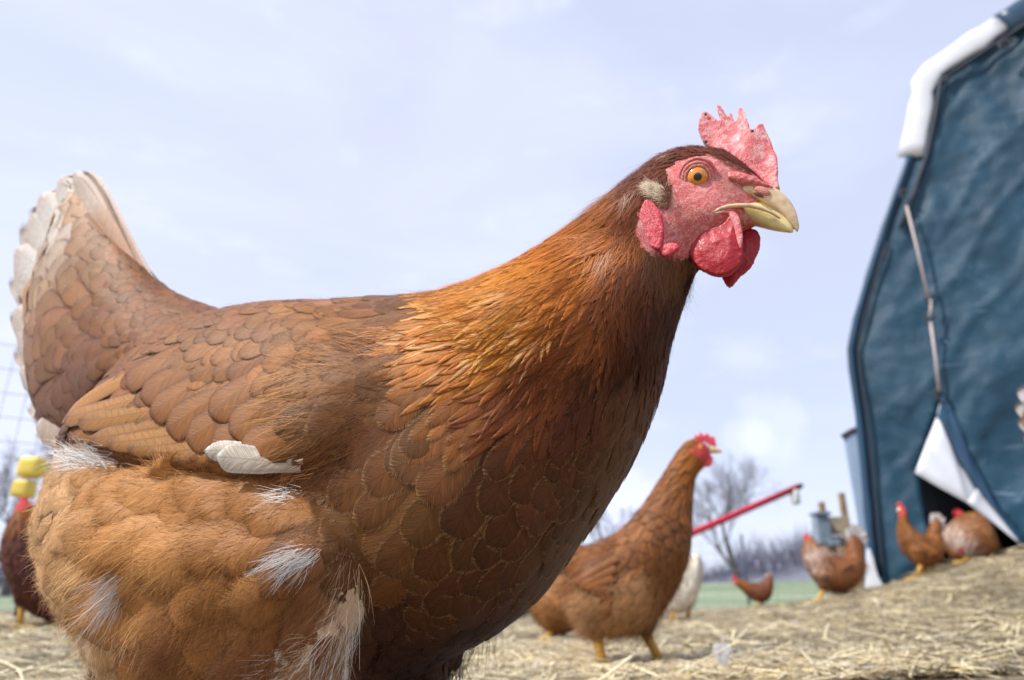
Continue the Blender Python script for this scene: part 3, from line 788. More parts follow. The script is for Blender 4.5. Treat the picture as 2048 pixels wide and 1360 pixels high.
V = np.array([c3(g_[0], g_[1], o_) for g_, o_ in zip(G2, rip)])
used = np.unique(Fg); mp_ = -np.ones(len(V), int); mp_[used] = np.arange(len(used))
Vf = V[used]; Ff = mp_[Fg]
# worn tarp material: scuffs and dust
m, t, b = mat('tarp_front')
tc = N(t, 'ShaderNodeTexCoord')
n1 = N(t, 'ShaderNodeTexNoise'); n1.inputs['Scale'].default_value = 1.6; n1.inputs['Detail'].default_value = 9; n1.inputs['Roughness'].default_value = .65; n1.inputs['Distortion'].default_value = .8
n2 = N(t, 'ShaderNodeTexNoise'); n2.inputs['Scale'].default_value = 9; n2.inputs['Detail'].default_value = 8; n2.inputs['Roughness'].default_value = .75; n2.inputs['Distortion'].default_value = 1.5
for x in (n1, n2): t.links.new(tc.outputs['Object'], x.inputs['Vector'])
rp_ = N(t, 'ShaderNodeValToRGB'); e = rp_.color_ramp.elements; e[0].position = .35; e[0].color = (.008, .040, .072, 1); e[1].position = .7; e[1].color = (.018, .074, .128, 1)
t.links.new(n1.outputs['Fac'], rp_.inputs[0])
r2_ = N(t, 'ShaderNodeMapRange', interpolation_type='SMOOTHSTEP'); r2_.inputs[1].default_value = .50; r2_.inputs[2].default_value = .72; r2_.inputs[4].default_value = .34; t.links.new(n2.outputs['Fac'], r2_.inputs[0])
r3_ = N(t, 'ShaderNodeMapRange', interpolation_type='SMOOTHSTEP'); r3_.inputs[1].default_value = .5; r3_.inputs[2].default_value = .65; t.links.new(n1.outputs['Fac'], r3_.inputs[0])
mm = N(t, 'ShaderNodeMath', operation='MULTIPLY'); t.links.new(r2_.outputs[0], mm.inputs[0]); t.links.new(r3_.outputs[0], mm.inputs[1])
mpS = N(t, 'ShaderNodeMapping'); mpS.inputs['Rotation'].default_value = (0, .7, .2); mpS.inputs['Scale'].default_value = (1.2, 1.2, 14)
nS = N(t, 'ShaderNodeTexNoise'); nS.inputs['Scale'].default_value = 2.2; nS.inputs['Detail'].default_value = 5; nS.inputs['Distortion'].default_value = .5
t.links.new(tc.outputs['Object'], mpS.inputs[0]); t.links.new(mpS.outputs[0], nS.inputs['Vector'])
rS = N(t, 'ShaderNodeMapRange', interpolation_type='SMOOTHSTEP'); rS.inputs[1].default_value = .66; rS.inputs[2].default_value = .76; rS.inputs[4].default_value = .45; t.links.new(nS.outputs['Fac'], rS.inputs[0])
mS = N(t, 'ShaderNodeMath', operation='MAXIMUM'); t.links.new(mm.outputs[0], mS.inputs[0]); t.links.new(rS.outputs[0], mS.inputs[1])
mx = N(t, 'ShaderNodeMix', data_type='RGBA'); mx.inputs['B'].default_value = (.26, .36, .48, 1); t.links.new(mS.outputs[0], mx.inputs['Factor']); t.links.new(rp_.outputs[0], mx.inputs['A']); t.links.new(mx.outputs['Result'], b.inputs['Base Color'])
b.inputs['Roughness'].default_value = .48; b.inputs['Specular IOR Level'].default_value = .35
bp = N(t, 'ShaderNodeBump'); bp.inputs['Strength'].default_value = .4; bp.inputs['Distance'].default_value = .02; t.links.new(n2.outputs['Fac'], bp.inputs['Height']); t.links.new(bp.outputs[0], b.inputs['Normal'])
fp = place('front_sheet', Vf, Ff, coop, mats=('tarp_front',))
sol = fp.modifiers.new('thick', 'SOLIDIFY'); sol.thickness = .003
# roof and side sheets run back behind the front
dep = 4.5
outB = out2.copy()
RV, RF = [], []
for k, (s_, z_) in enumerate(out2): RV.append(c3(s_, z_, -.006)); RV.append(c3(s_, z_, -dep))
for k in range(len(out2) - 1): RF.append((2 * k, 2 * k + 1, 2 * k + 3, 2 * k + 2))
ro = pyobj('roof_sheet', (RV, RF), ('tarp_blue',), coop, smooth=False)
sol = ro.modifiers.new('thick', 'SOLIDIFY'); sol.thickness = .012; sol.offset = 1
pyobj('rear_sheet', ([c3(s_, z_, -dep) for s_, z_ in out2], [tuple(range(len(out2)))]), ('tarp_blue',), coop, smooth=False)
# edge hem: rounded roll along the outline, blue with the white taped stretch
def hem(i0, i1, m_, name, wout, win, d=.05, n_=6, fr_=0, to_=1):
    pts = out2[i0:i1 + 1]; P_ = [pts[0] * (1 - fr_) + pts[1] * fr_] + list(pts[1:-1]) + [pts[-2] * (1 - to_) + pts[-1] * to_]
    P_ = np.array(P_); Pd = []
    for a, b2 in zip(P_[:-1], P_[1:]):
        for q_ in range(3): Pd.append(a + (b2 - a) * q_ / 3)
    Pd.append(P_[-1]); P_ = np.array(Pd); tg = unit(np.gradient(P_, axis=0)); nn = np.c_[tg[:, 1], -tg[:, 0]]
    rings = []
    for p, q_ in zip(P_, nn):
        rw = 1 + rng.normal(0, .06)
        ring = []
        for th_ in np.linspace(0, 2 * math.pi, 12, endpoint=False):
            o_ = math.cos(th_); s_ = p + q_ * ((win if o_ > 0 else wout) * o_) * rw
            ring.append(c3(s_[0], s_[1], .012 + d * .6 * math.sin(th_)))
        rings.append(ring)
    return pyobj(name, loft_raw(rings), (m_,), coop)
hem(0, 11, 'tarp_blue', 'edge_hem', .014, .024, .035)
hem(11, 16, 'tarp_white', 'white_edge_tape', .055, .072, .028)
hem(16, 22, 'tarp_blue', 'edge_hem', .05, .10, .06)
# dark frame pipe seen in the gap inside the hem
def gap(i0, i1, w_, name='frame_pipe', rad_=.012):
    pts = out2[i0:i1 + 1]; Pd = []
    for a, b2 in zip(pts[:-1], pts[1:]):
        for q_ in range(3): Pd.append(a + (b2 - a) * q_ / 3)
    P_ = np.array(Pd); tg = unit(np.gradient(P_, axis=0)); nn = np.c_[tg[:, 1], -tg[:, 0]]
    return pyobj(name, tube_raw([c3(*(p + q_ * (w_ * (1 if True else 0))), .028) for p, q_ in zip(P_, nn)], rad_, 8), ('tarp_dark',), coop)
gap(1, 9, .040, rad_=.007); gap(9, 14, .085); gap(13, 19, .105)
# white frayed corner piece at the base
wc = [(1733, 1105), (1742, 1100), (1756, 1150), (1770, 1180), (1752, 1196), (1728, 1198), (1732, 1160)]
Vn, Nn_, Fn = slab(fc_, spline_poly(wc, 3), .08, .02, .006, 4); place('corner_sheet', Vn, Fn, coop, mats=('tarp_white',))
# grey side curtain behind the left corner
sc_ = [(1687, 872), (1700, 862), (1745, 846), (1765, 846), (1765, 1195), (1733, 1200), (1727, 1120), (1712, 1020)]
Vn, Nn_, Fn = slab(fc_, sc_, -.06, .05, .010, 3); place('side_curtain', Vn, Fn, coop, mats=('tarp_grey',))
cq = [cp(1683, 874, -.03), cp(1700, 862, -.03), cp(1738, 846, -.03), cp(1752, 842, -.03)]
pyobj('curtain_rail', tube_raw(cq, .010, 8), ('iron',), coop)
# interior: dark back curtain and floor sill just inside the opening
pyobj('inner_curtain', ([c3(*toS(1820, 930), -.25), c3(*toS(1870, 1060), -.25), c3(*toS(2060, 1020), -.9), c3(*toS(1960, 760), -.9)], [(0, 1, 2, 3)]), ('tarp_grey',), coop, smooth=False)
# turned-back flap: white lining seen, blue outer strip beyond its fold
def patch(name, poly, offs, m_, th_=.004, div=3):
    P_ = [cp(u, v, o_) for (u, v), o_ in zip(poly, offs)]
    bmm = bmesh.new(); vs_ = [bmm.verts.new(Vector(p)) for p in P_]; bmm.faces.new(vs_)
    bmesh.ops.triangulate(bmm, faces=bmm.faces[:])
    bmesh.ops.subdivide_edges(bmm, edges=bmm.edges[:], cuts=div, use_grid_fill=True)
    for v_ in bmm.verts:
        f_ = mnoise.noise(v_.co * 5) * .018 + mnoise.noise(v_.co * 13) * .006
        v_.co += Vector(fc_.n) * f_ - Vector(cb0)
    me = bpy.data.meshes.new(name); bmesh.ops.recalc_face_normals(bmm, faces=bmm.faces); bmm.to_mesh(me); bmm.free(); me.materials.append(MATS[m_])
    me.polygons.foreach_set('use_smooth', np.full(len(me.polygons), True))
    o = bpy.data.objects.new(name, me); C.objects.link(o); o.parent = coop; s_ = o.modifiers.new('t', 'SOLIDIFY'); s_.thickness = th_
    return o
patch('flap_lining', [(1876, 828), (1855, 880), (1830, 945), (1880, 975), (1935, 1005), (1985, 1045), (1952, 975), (1915, 915), (1892, 860)], (.05, .09, .16, .15, .12, .08, .04, .05, .05), 'tarp_white')
patch('flap_lining', [(1935, 1003), (1985, 1043), (2045, 1092), (2000, 1030), (1955, 975)], (.12, .08, .05, .04, .05), 'tarp_white')
patch('flap_outer', [(1886, 786), (1872, 830), (1894, 862), (1918, 918), (1956, 978), (2003, 1034), (2050, 1093), (2056, 1088), (1990, 1005), (1945, 912), (1908, 822)], (.02, .06, .07, .07, .07, .06, .05, .02, .03, .03, .03), 'tarp_blue')
# cord with hooks
for a_, b_ in (((1813, 412), (1857, 597)), ((1862, 600), (1859, 635)), ((1861, 645), (1878, 782))):
    pyobj('tie_cord', tube_raw([cp(*a_, .07), cp((a_[0] + b_[0]) / 2 + 1, (a_[1] + b_[1]) / 2, .065), cp(*b_, .07)], .0062, 8), ('cord',), coop)
for u_, v_ in ((1809, 388), (1859, 597), (1860, 640), (1878, 788)):
    c = cp(u_, v_, .07); pyobj('cord_hook', tube_raw([c + fc_.e * math.cos(a) * .018 + np.array([0, 0, math.sin(a) * .026]) for a in np.linspace(0, 5.2, 10)], .005, 6), ('iron',), coop)
hk = cp(2012, 88, .09); pyobj('cord_hook', tube_raw([hk + fc_.e * math.cos(a) * .03 + np.array([0, 0, math.sin(a) * .02]) for a in np.linspace(0, 5.2, 10)], .007, 6), ('iron',), coop)

# yellow container on the left post
yc = at_y(66, 935, 2.75)
th = thing('yellow_container', at_y(60, 995, 2.75), 'yellow two part plastic container hung on the left netting post', 'container')
def blob_box(name, c, sx_, sy, sz, m_, parent):
    V_, F_ = box_raw(c, sx_, sy, sz); Vn, Nn_, Fn = remesh(V_, F_, min(sx_, sz) / 14, 40, .7); return place(name, Vn, Fn, parent, mats=(m_,))
blob_box('upper_tub', yc, .09, .08, .085, 'yellow_plastic', th)
blob_box('lower_tub', at_y(48, 978, 2.75), .07, .07, .07, 'yellow_plastic', th)

# ------------------------------------------------------------------ THE LARGE HEN
HF = Frame(1024, 900, 0.455, 23.0)
ST = [((215, 920), (180, 1060), .020), ((268, 810), (212, 1130), .056), ((345, 712), (300, 1230), .084), ((445, 645), (395, 1360), .100), ((560, 612), (520, 1440), .108),
      ((690, 600), (720, 1400), .108), ((800, 588), (890, 1312), .103), ((900, 583), (1010, 1238), .096), ((990, 552), (1130, 1095), .086), ((1070, 507), (1235, 950), .073),
      ((1135, 458), (1300, 822), .060), ((1190, 412), (1330, 722), .048), ((1235, 374), (1355, 640), .038), ((1280, 338), (1378, 575), .030), ((1325, 306), (1398, 535), .0245),
      ((1385, 292), (1436, 500), .0205), ((1440, 300), (1478, 470), .0172), ((1495, 333), (1505, 457), .0112), ((1530, 366), (1520, 450), .0070)]
TAILST = [((500, 640), (350, 800), .055), ((350, 588), (240, 870), .046), ((275, 520), (150, 880), .034), ((208, 452), (86, 828), .026), ((172, 398), (62, 735), .017), ((150, 374), (56, 640), .010)]
rings, cen = px_loft(HF, ST, 32, 2.3, 3, 6)
trings, _ = px_loft(HF, TAILST, 24, 2.0, 3, 4)
parts = [loft_raw(rings), loft_raw(trings)]
# legs run down out of the picture to the straw
HEN_BASE = HF.O.copy(); HEN_BASE[2] = float(ground([HEN_BASE[:2]])[0])
legs_px = [((640, 1330), .045), ((760, 1330), -.05)]
feet = []
for (pu, off) in legs_px:
    hip = HF.pt(*pu, off); knee = hip + HF.e * .02 + [0, 0, -.05]; ankle = knee - HF.e * .035 + [0, 0, -.03]
    ft = ankle + HF.e * .02; ft[2] = float(ground([ft[:2]])[0]) + .008
    parts.append(tube_raw([hip + [0, 0, .03], hip, knee, ankle], [.04, .034, .018, .010], 12)); feet.append((ankle, ft))
V, F = join_raw(parts)
BV, BN, BF = remesh(V, F, .0028, 7, .6)
pj = project(BV); near = HF.lat(BV) > 0
def push(poly, amt, width, sign=1, side=None, ramp=None):
    """raise a region of both sides of the body by a smooth step"""
    global BV, BN
    # mirrored points reuse the near side's lookup
    Pm = BV.copy(); fr_ = HF.lat(Pm) < 0; Pm[fr_] = HF.mirror(Pm[fr_]); pq = project(Pm)
    s_ = sdf(pq, poly); k = smooth01(s_ / width + .15)
    lat = np.abs(HF.lat(BV)); k *= smooth01(lat / .03)
    if ramp: k = k * smooth01((pq[:, 1] - ramp) / 170)
    if side: k = k * smooth01((side - pq[:, 0]) / 170)
    BV = BV + BN * (amt * k)[:, None]
def push_blob(u, v, r_, amt):
    global BV
    Pm = BV.copy(); fr_ = HF.lat(Pm) < 0; Pm[fr_] = HF.mirror(Pm[fr_]); pq = project(Pm)
    d = np.hypot(pq[:, 0] - u, pq[:, 1] - v) / r_; BV = BV + BN * (amt * np.exp(-d * d * 1.5))[:, None]
WINGP = spline_poly([(128, 888), (165, 815), (250, 740), (330, 690), (430, 645), (560, 618), (700, 618), (790, 650), (800, 730), (740, 830), (680, 900), (600, 945), (480, 950), (350, 945), (240, 922), (165, 900)], 4)
THIGHP = spline_poly([(-200, 880), (130, 895), (240, 930), (400, 958), (560, 962), (640, 1010), (700, 1080), (716, 1150), (712, 1220), (690, 1290), (640, 1420), (300, 1500), (-100, 1400)], 4)
push(WINGP, .009, 26, side=740); BN = vnormals(BV, BF)
push(THIGHP, .013, 30, ramp=925); BN = vnormals(BV, BF)
for q_ in ((190, 1010, 110, .008), (170, 1150, 80, .006), (380, 1130, 120, .006), (560, 1150, 90, .009), (330, 1040, 60, -.005), (290, 1180, 60, -.006), (480, 1060, 60, -.004), (560, 1300, 110, .006), (800, 1230, 60, -.006), (640, 850, 80, .006), (700, 760, 80, .005), (860, 760, 120, .003), (560, 980, 40, -.004),
           (1090, 650, 130, .004), (1345, 375, 30, .0008), (1420, 420, 45, .0015), (1455, 370, 40, -.0008)):
    push_blob(*q_)
BN = vnormals(BV, BF)
BS = Surf(BV, BF)

# control table: u, v, direction (deg, 0 = right, 90 = up), length mm, half width mm, spacing mm, pigment, rim pigment
BR = (.135, .051, .012); BRD = (.090, .030, .009); RIMB = (.38, .19, .080)  # breast browns carry the breast's shade as darker pigment
WC = (.235, .091, .021); WCL = (.40, .20, .08); RIMW = (.15, .052, .016)
HK = (.50, .145, .004); HKL = (.58, .21, .008); AUB = (.150, .034, .010); AUD = (.085, .022, .009); RIMH = (.20, .050, .006)
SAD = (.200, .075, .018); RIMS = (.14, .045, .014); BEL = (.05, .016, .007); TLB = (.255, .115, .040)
FL = (.42, .20, .075)
CT = [
 (1400, 295, 170, 8, 1.1, 1.5, AUB, AUB), (1470, 320, 150, 6, .9, 1.3, AUB, AUB), (1340, 310, 205, 12, 1.3, 1.9, AUB, AUB), (1300, 350, 225, 20, 1.5, 2.2, AUB, AUD), (1270, 420, 240, 26, 1.7, 2.6, (.22, .06, .015), AUB),
 (1330, 420, 250, 10, 1.2, 1.7, AUB, AUB), (1340, 530, 255, 16, 1.5, 2.2, (.18, .07, .026), AUB), (1400, 560, 262, 12, 1.3, 2.0, (.12, .042, .02), AUD), (1370, 620, 262, 20, 1.8, 2.8, AUD, AUD), (1300, 640, 250, 28, 2.0, 3.0, AUD, AUB),
 (1200, 420, 222, 34, 2.0, 3.0, (.40, .115, .008), AUB), (1230, 500, 236, 36, 2.1, 3.2, (.36, .10, .010), AUB), (1120, 480, 217, 40, 2.3, 3.3, HK, RIMH), (1160, 560, 228, 44, 2.3, 3.3, HK, RIMH), (1050, 540, 208, 46, 2.5, 3.6, HKL, RIMH),
 (1060, 620, 218, 48, 2.5, 3.6, HKL, RIMH), (960, 580, 195, 48, 2.6, 3.9, HKL, RIMH), (950, 640, 198, 48, 2.7, 3.9, HK, RIMH), (1000, 700, 212, 48, 2.8, 4.2, (.36, .12, .014), RIMH), (900, 660, 190, 46, 3.0, 4.4, (.38, .14, .02), RIMH),
 (1150, 680, 232, 48, 2.6, 3.8, (.20, .055, .010), AUD), (1200, 600, 240, 44, 2.4, 3.6, (.24, .065, .010), AUD), (1250, 560, 244, 40, 2.3, 3.4, (.15, .038, .010), AUD), (1080, 760, 222, 50, 3.2, 5.0, (.20, .055, .014), AUB), (1200, 750, 238, 46, 3.4, 5.0, AUD, AUB), (990, 770, 215, 46, 5.0, 7.0, (.25, .09, .02), RIMB),
 (1280, 740, 252, 36, 4.6, 6.6, BRD, RIMB), (1330, 700, 260, 30, 3.6, 5.4, AUD, BRD), (1260, 850, 258, 36, 6.5, 8.4, BRD, RIMB), (1170, 850, 250, 42, 8.5, 10.5, BRD, RIMB), (1200, 960, 246, 40, 8.5, 11, BRD, RIMB),
 (1060, 880, 240, 46, 11, 13, BRD, RIMB), (1000, 1000, 240, 46, 12, 14, BRD, RIMB), (1100, 1030, 236, 44, 10, 12.5, BRD, RIMB), (900, 820, 222, 48, 12.5, 14, BR, RIMB), (850, 950, 226, 48, 12.5, 14, BR, RIMB), (760, 830, 200, 48, 14, 15, BR, RIMB),
 (820, 700, 190, 46, 12, 14, BR, RIMB), (720, 930, 205, 46, 13, 14, BR, RIMB), (680, 1030, 215, 46, 13, 15, BR, RIMB), (700, 1100, 235, 46, 12, 14, BR, RIMB), (950, 1150, 232, 44, 11, 13.5, BRD, RIMB), (850, 1060, 228, 46, 12, 14, BR, RIMB),
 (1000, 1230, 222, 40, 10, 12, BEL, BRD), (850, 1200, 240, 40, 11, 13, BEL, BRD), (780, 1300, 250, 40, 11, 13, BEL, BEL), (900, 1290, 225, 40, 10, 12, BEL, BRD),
 (880, 600, 180, 50, 8, 9, BR, RIMB), (760, 600, 186, 50, 9, 10, WC, RIMW), (640, 640, 197, 40, 11, 11.5, WC, RIMW), (720, 680, 192, 40, 11.5, 12, WC, RIMW), (560, 660, 206, 38, 10.5, 11, WC, RIMW), (600, 740, 210, 40, 11.5, 12, WC, RIMW),
 (520, 740, 214, 42, 12, 12.5, WC, RIMW), (440, 700, 208, 40, 10.5, 11.5, WC, RIMW), (470, 800, 222, 46, 13, 13, WC, RIMW), (380, 750, 214, 42, 12, 12, WC, RIMW), (540, 850, 222, 44, 12.5, 13, (.22, .09, .04), RIMW),
 (420, 640, 168, 34, 7, 8.5, SAD, RIMS), (480, 615, 174, 32, 7, 8.5, SAD, RIMS), (340, 620, 160, 34, 7.5, 9, SAD, RIMS), (300, 690, 172, 36, 8.5, 10, SAD, RIMS), (290, 570, 146, 40, 8.5, 10.5, SAD, RIMS), (230, 500, 128, 48, 11, 13, TLB, RIMS),
 (180, 440, 122, 58, 16, 18, (.40, .22, .11), RIMS), (130, 410, 128, 60, 18, 20, (.46, .32, .20), (.26, .14, .07)), (80, 430, 132, 60, 18, 20, (.64, .58, .50), (.45, .33, .24)), (50, 520, 140, 60, 18, 20, (.62, .55, .47), (.40, .28, .2)), (180, 580, 140, 56, 15, 17, TLB, RIMS), (120, 540, 136, 60, 18, 20, (.32, .165, .07), RIMS), (60, 640, 150, 60, 18, 20, (.40, .24, .14), RIMS), (230, 650, 158, 46, 12, 13, SAD, RIMS), (130, 680, 165, 56, 16, 18, (.24, .11, .045), RIMS), (200, 740, 184, 46, 13, 14, (.17, .07, .035), RIMS), (120, 800, 215, 42, 13, 14, (.18, .08, .04), RIMS), (220, 800, 200, 42, 12, 13, (.12, .05, .025), RIMS),
]
CTp = np.array([(c[0], c[1]) for c in CT], float)
CTa = np.array([[math.cos(R(c[2])), math.sin(R(c[2]))] for c in CT]); CTs = np.array([c[3:6] for c in CT], float); CTc = np.array([list(c[6]) + list(c[7]) for c in CT])
FLUFFP = THIGHP
FACEP = spline_poly([(1337, 335), (1375, 315), (1425, 310), (1475, 330), (1505, 350), (1575, 372), (1575, 420), (1545, 465), (1505, 475), (1450, 485), (1400, 480), (1385, 510), (1335, 520), (1285, 495), (1275, 440), (1290, 395), (1335, 400), (1345, 370)], 4)
# body skin colours
Pm = BV.copy(); fr_ = HF.lat(Pm) < 0; Pm[fr_] = HF.mirror(Pm[fr_]); pq = project(Pm)[:, :2]
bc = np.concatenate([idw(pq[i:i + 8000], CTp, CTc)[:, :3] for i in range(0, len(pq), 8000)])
kq = smooth01(sdf(pq, WINGP) / 20)[:, None] * smooth01((pq[:, 1:] - 800) / 60); bc = bc * (1 - kq) + np.array([.30, .14, .05]) * kq
bc *= .8
kf = smooth01(sdf(pq, FLUFFP) / 30)[:, None]; bc = bc * (1 - kf) + np.array([.36, .17, .07]) * kf
facein = sdf(pq, FACEP) > 0
fmask = facein[BF].sum(1) >= 2
hen = thing('hen', HEN_BASE, 'large russet hen filling the foreground with golden neck hackles and amber eye', 'hen', 'brown hens in the straw run')
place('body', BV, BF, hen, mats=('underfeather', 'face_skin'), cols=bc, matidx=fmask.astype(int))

# ---- roots on the near side
P, Nn, _ = sample(BV, BF, 90000)
lat = HF.lat(P); k = (lat > -.004) & ((Nn @ HF.n) > -.35); P, Nn = P[k], Nn[k]
pq = project(P)[:, :2]
ins = (pq[:, 1] < 1500); P, Nn, pq = P[ins], Nn[ins], pq[ins]
S_ = idw(pq, CTp, CTs, 4.0); A_ = unit(idw(pq, CTp, CTa, 3.0)); C_ = idw(pq, CTp, CTc, 4.0)
sf_ = sdf(pq, FLUFFP); sw_ = sdf(pq, WINGP); sfc = sdf(pq, FACEP)
FLIGHTP = spline_poly([(128, 888), (165, 815), (270, 745), (330, 790), (400, 850), (480, 880), (560, 900), (600, 945), (480, 952), (350, 945), (240, 922), (165, 900)], 3)
sfl = sdf(pq, FLIGHTP)
use = (sf_ < 6) & (sfc < 2) & (sfl < 4) & ~((pq[:, 1] > 872) & (pq[:, 0] < 560) & (pq[:, 0] > 130))
idx = np.where(use)[0]
kp = poisson(P[idx], S_[idx, 2] / 1000 * .93); idx = idx[kp]
feathers = []
for i in idx:
    D = HF.e * A_[i, 0] + np.array([0, 0, 1.0]) * A_[i, 1]
    D = D + rng.normal(0, .07, 3) * (1.3 if S_[i, 1] > 4 else .9)
    W_ = S_[i, 1] / 1000 * rng.uniform(.84, 1.18) * 1.12; L_ = S_[i, 0] / 1000 * rng.uniform(.9, 1.1)
    u_, v_ = pq[i]
    kind = 'lance' if S_[i, 1] < 4.6 else 'round'
    h1 = (.0023 if kind == 'round' else .0020) * (1 if S_[i, 1] > 2 else .6) * rng.uniform(.85, 1.2)
    inwing = sw_[i] > 0
    col = C_[i, :3] * rng.uniform(.86, 1.14) * (1 + rng.normal(0, .03, 3)); rim = C_[i, 3:]
    if inwing and rng.random() < .3: col = col * 1.3
    if kind == 'round' and not inwing and u_ > 600 and rng.random() < .22: col = col * np.array([1.25, 1.32, 1.7])  # greyish sheen painted into the colour of some breast feathers
    feathers.append(dict(i=i, P=P[i], D=D, L=L_, W=W_, kind=kind, h=h1, col=col, rim=rim, u=u_, v=v_, wing=inwing))
print('FEATHERS', len(feathers))
wing_v = BV[:1]
# wing shell: faces of the wing region, raised slightly
pqa = project(BV)[:, :2]; nearv = HF.lat(BV) > .02; wv_ = (sdf(pqa, WINGP) > 10) & nearv & ((BN @ HF.n) > -.2)
wf = BF[wv_[BF].all(1)]; us_ = np.unique(wf); mp_ = -np.ones(len(BV), int); mp_[us_] = np.arange(len(us_))
wing = place('wing', BV[us_] + BN[us_] * .0004, mp_[wf], hen, mats=('underfeather',), cols=bc[us_])
TAILP = [(-50, 300), (200, 300), (300, 500), (330, 560), (300, 700), (250, 800), (140, 900), (-50, 900)]
tv_ = (sdf(pqa, TAILP) > 0) & (sdf(pqa, WINGP) < -4); tf_ = BF[tv_[BF].all(1)]; us_ = np.unique(tf_); mp_[:] = -1; mp_[us_] = np.arange(len(us_))
tail = place('tail', BV[us_] + BN[us_] * .0004, mp_[tf_], hen, mats=('underfeather',), cols=bc[us_])
def child_feather(name, fv, col, rim, parent, world_off=None, vm=None):
    vm = vm or ('quill_vane' if name in ('tail_feather', 'flight_feather', 'white_feather', 'greater_covert') else 'feather_vane')
    V_, m_, u_ = fv; base_ = np.array(hen.matrix_world.translation); c0 = V_[len(CC) // 2]
    cc = col if np.ndim(col) == 2 else np.tile(col, (len(V_), 1))
    me = rawmesh(name, V_ - c0, QF, mats=(vm,), cols=cc, rim=np.tile(rim, (len(V_), 1)), uvm=m_, uvu=u_)
    o = bpy.data.objects.new(name, me); o.location = Vector(c0 - base_); C.objects.link(o); o.parent = parent
    return o
big = sorted([f for f in feathers if f['kind'] == 'round' and f['W'] > .0065], key=lambda f: -f['L'] * f['W'] * max(0.05, float(unit(BN[0] * 0 + HF.n) @ HF.n)))
cnt = {'w': 0, 't': 0, 'b': 0}
hack = Bag(); cont = Bag(); allv = Bag()
UT = np.repeat(TT, len(CC)); UC = np.tile(np.abs(CC), len(TT))
for f in feathers:
    fv = feather(BS, f['P'], f['D'], f['L'], f['W'], f['kind'], .0003, f['h'], bend=rng.normal(0, .5), curl=(.05 if f['kind'] == 'lance' else 0))
    col = f['col']
    if f['kind'] == 'lance':
        # white shaft streaks on the lower cape
        d = math.hypot((f['u'] - 985) / 150, (f['v'] - 610) / 85)
        cc = np.tile(col, (len(fv[0]), 1))
        if d < 1.1 and rng.random() < .5:
            k = ((1 - smooth01(UC / .45)) * smooth01((UT - .5) / .2) * (1 - smooth01((UT - .88) / .1)))[:, None]; cc = cc * (1 - k) + np.array([.66, .46, .22]) * k
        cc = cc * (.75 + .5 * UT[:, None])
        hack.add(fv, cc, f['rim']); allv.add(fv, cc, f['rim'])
        continue
    allv.add(fv, col, f['rim'])
    if f['u'] < 330 and f['v'] < 860 and not f['wing'] and tail is not None and cnt['t'] < 280:
        cc = np.tile(col, (len(fv[0]), 1))
        wt = smooth01((190 - f['u']) / 90) * smooth01((640 - f['v']) / 160); wt = max(wt, smooth01((470 - f['v']) / 60) * .9 * (f['u'] < 190))
        if wt > .04: k = smooth01((UT - .1) / .6)[:, None] * min(.85, wt * rng.uniform(.5, 1.3)); cc = cc * (1 - k) + np.array([.72, .66, .58]) * k
        child_feather('tail_covert', fv, cc, f['rim'] * (1.6 if wt > .5 else 1), tail); cnt['t'] += 1
    elif f['wing'] and cnt['w'] < 280: child_feather('wing_covert', fv, col, f['rim'], wing); cnt['w'] += 1
    elif cnt['b'] < 290 and f['W'] > .006: child_feather('breast_feather', fv, col, f['rim'], hen); cnt['b'] += 1
    else: cont.add(fv, col, f['rim'])
print('CNT', cnt, len(hack.V), len(cont.V))
o = hack.build('neck_hackle', hen, mats=('feather_vane',)); tag(o, kind='stuff')
if cont.V: o = cont.build('small_plumage', hen); tag(o, kind='stuff')
o = allv.build('far_side_plumage', hen, mirror=HF); tag(o, kind='stuff')

rng = np.random.default_rng(100)
# ---- flight feathers along the lower edge of the folded wing
def surf_pt(u, v, off=.09):
    p, n_ = BS.hit(u, v)
    return (p, n_) if p is not None else (BS.near(HF.pt(u, v, off)))
def between(name, a, b2, W_, col, rim, h0, h1, parent, kind='flight', bag=None, vc=None, bend=0, extra=1.0):
    pa_, na = surf_pt(*a); pb_, nb = surf_pt(*b2); D = pb_ - pa_; L_ = np.linalg.norm(D) * 1.02 * extra
    fv = feather(BS, pa_, D, L_, W_, kind, h0, h1, camber=.3, bend=bend)
    cc = col if vc is None else vc
    return child_feather(name, fv, cc, rim, parent)
FLC = np.array([.34, .155, .040]); FLE = (.20, .08, .03)
tips = [(130, 890), (152, 903), (180, 911), (212, 919), (248, 926), (290, 934), (335, 941), (385, 947), (440, 951), (500, 954), (560, 955)]
rts = [(345, 715), (400, 760), (440, 790), (480, 815), (510, 835), (540, 850), (570, 865), (600, 875), (630, 885), (665, 893), (700, 900)]
for k, (a_, b_) in enumerate(zip(rts, tips)):
    between('flight_feather', a_, b_, .0085 if k else .011, FLC * rng.uniform(.92, 1.08) * (1.0 - .02 * k), FLE, .0008, .0048 - .0003 * k, wing, bend=.6 if k < 3 else .35, extra=1.05)
# greater coverts laid over their roots
for a_, b_ in (((400, 720), (292, 800)), ((435, 745), (312, 832)), ((470, 775), (345, 862)), ((510, 800), (385, 885)), ((560, 825), (432, 905)), ((610, 850), (490, 915)), ((540, 740), (430, 835)), ((580, 780), (470, 870)), ((370, 695), (262, 775))):
    between('greater_covert', a_, b_, .0150, np.array([.23, .088, .021]) * rng.uniform(.9, 1.15), RIMW, .0004, .0052, wing)
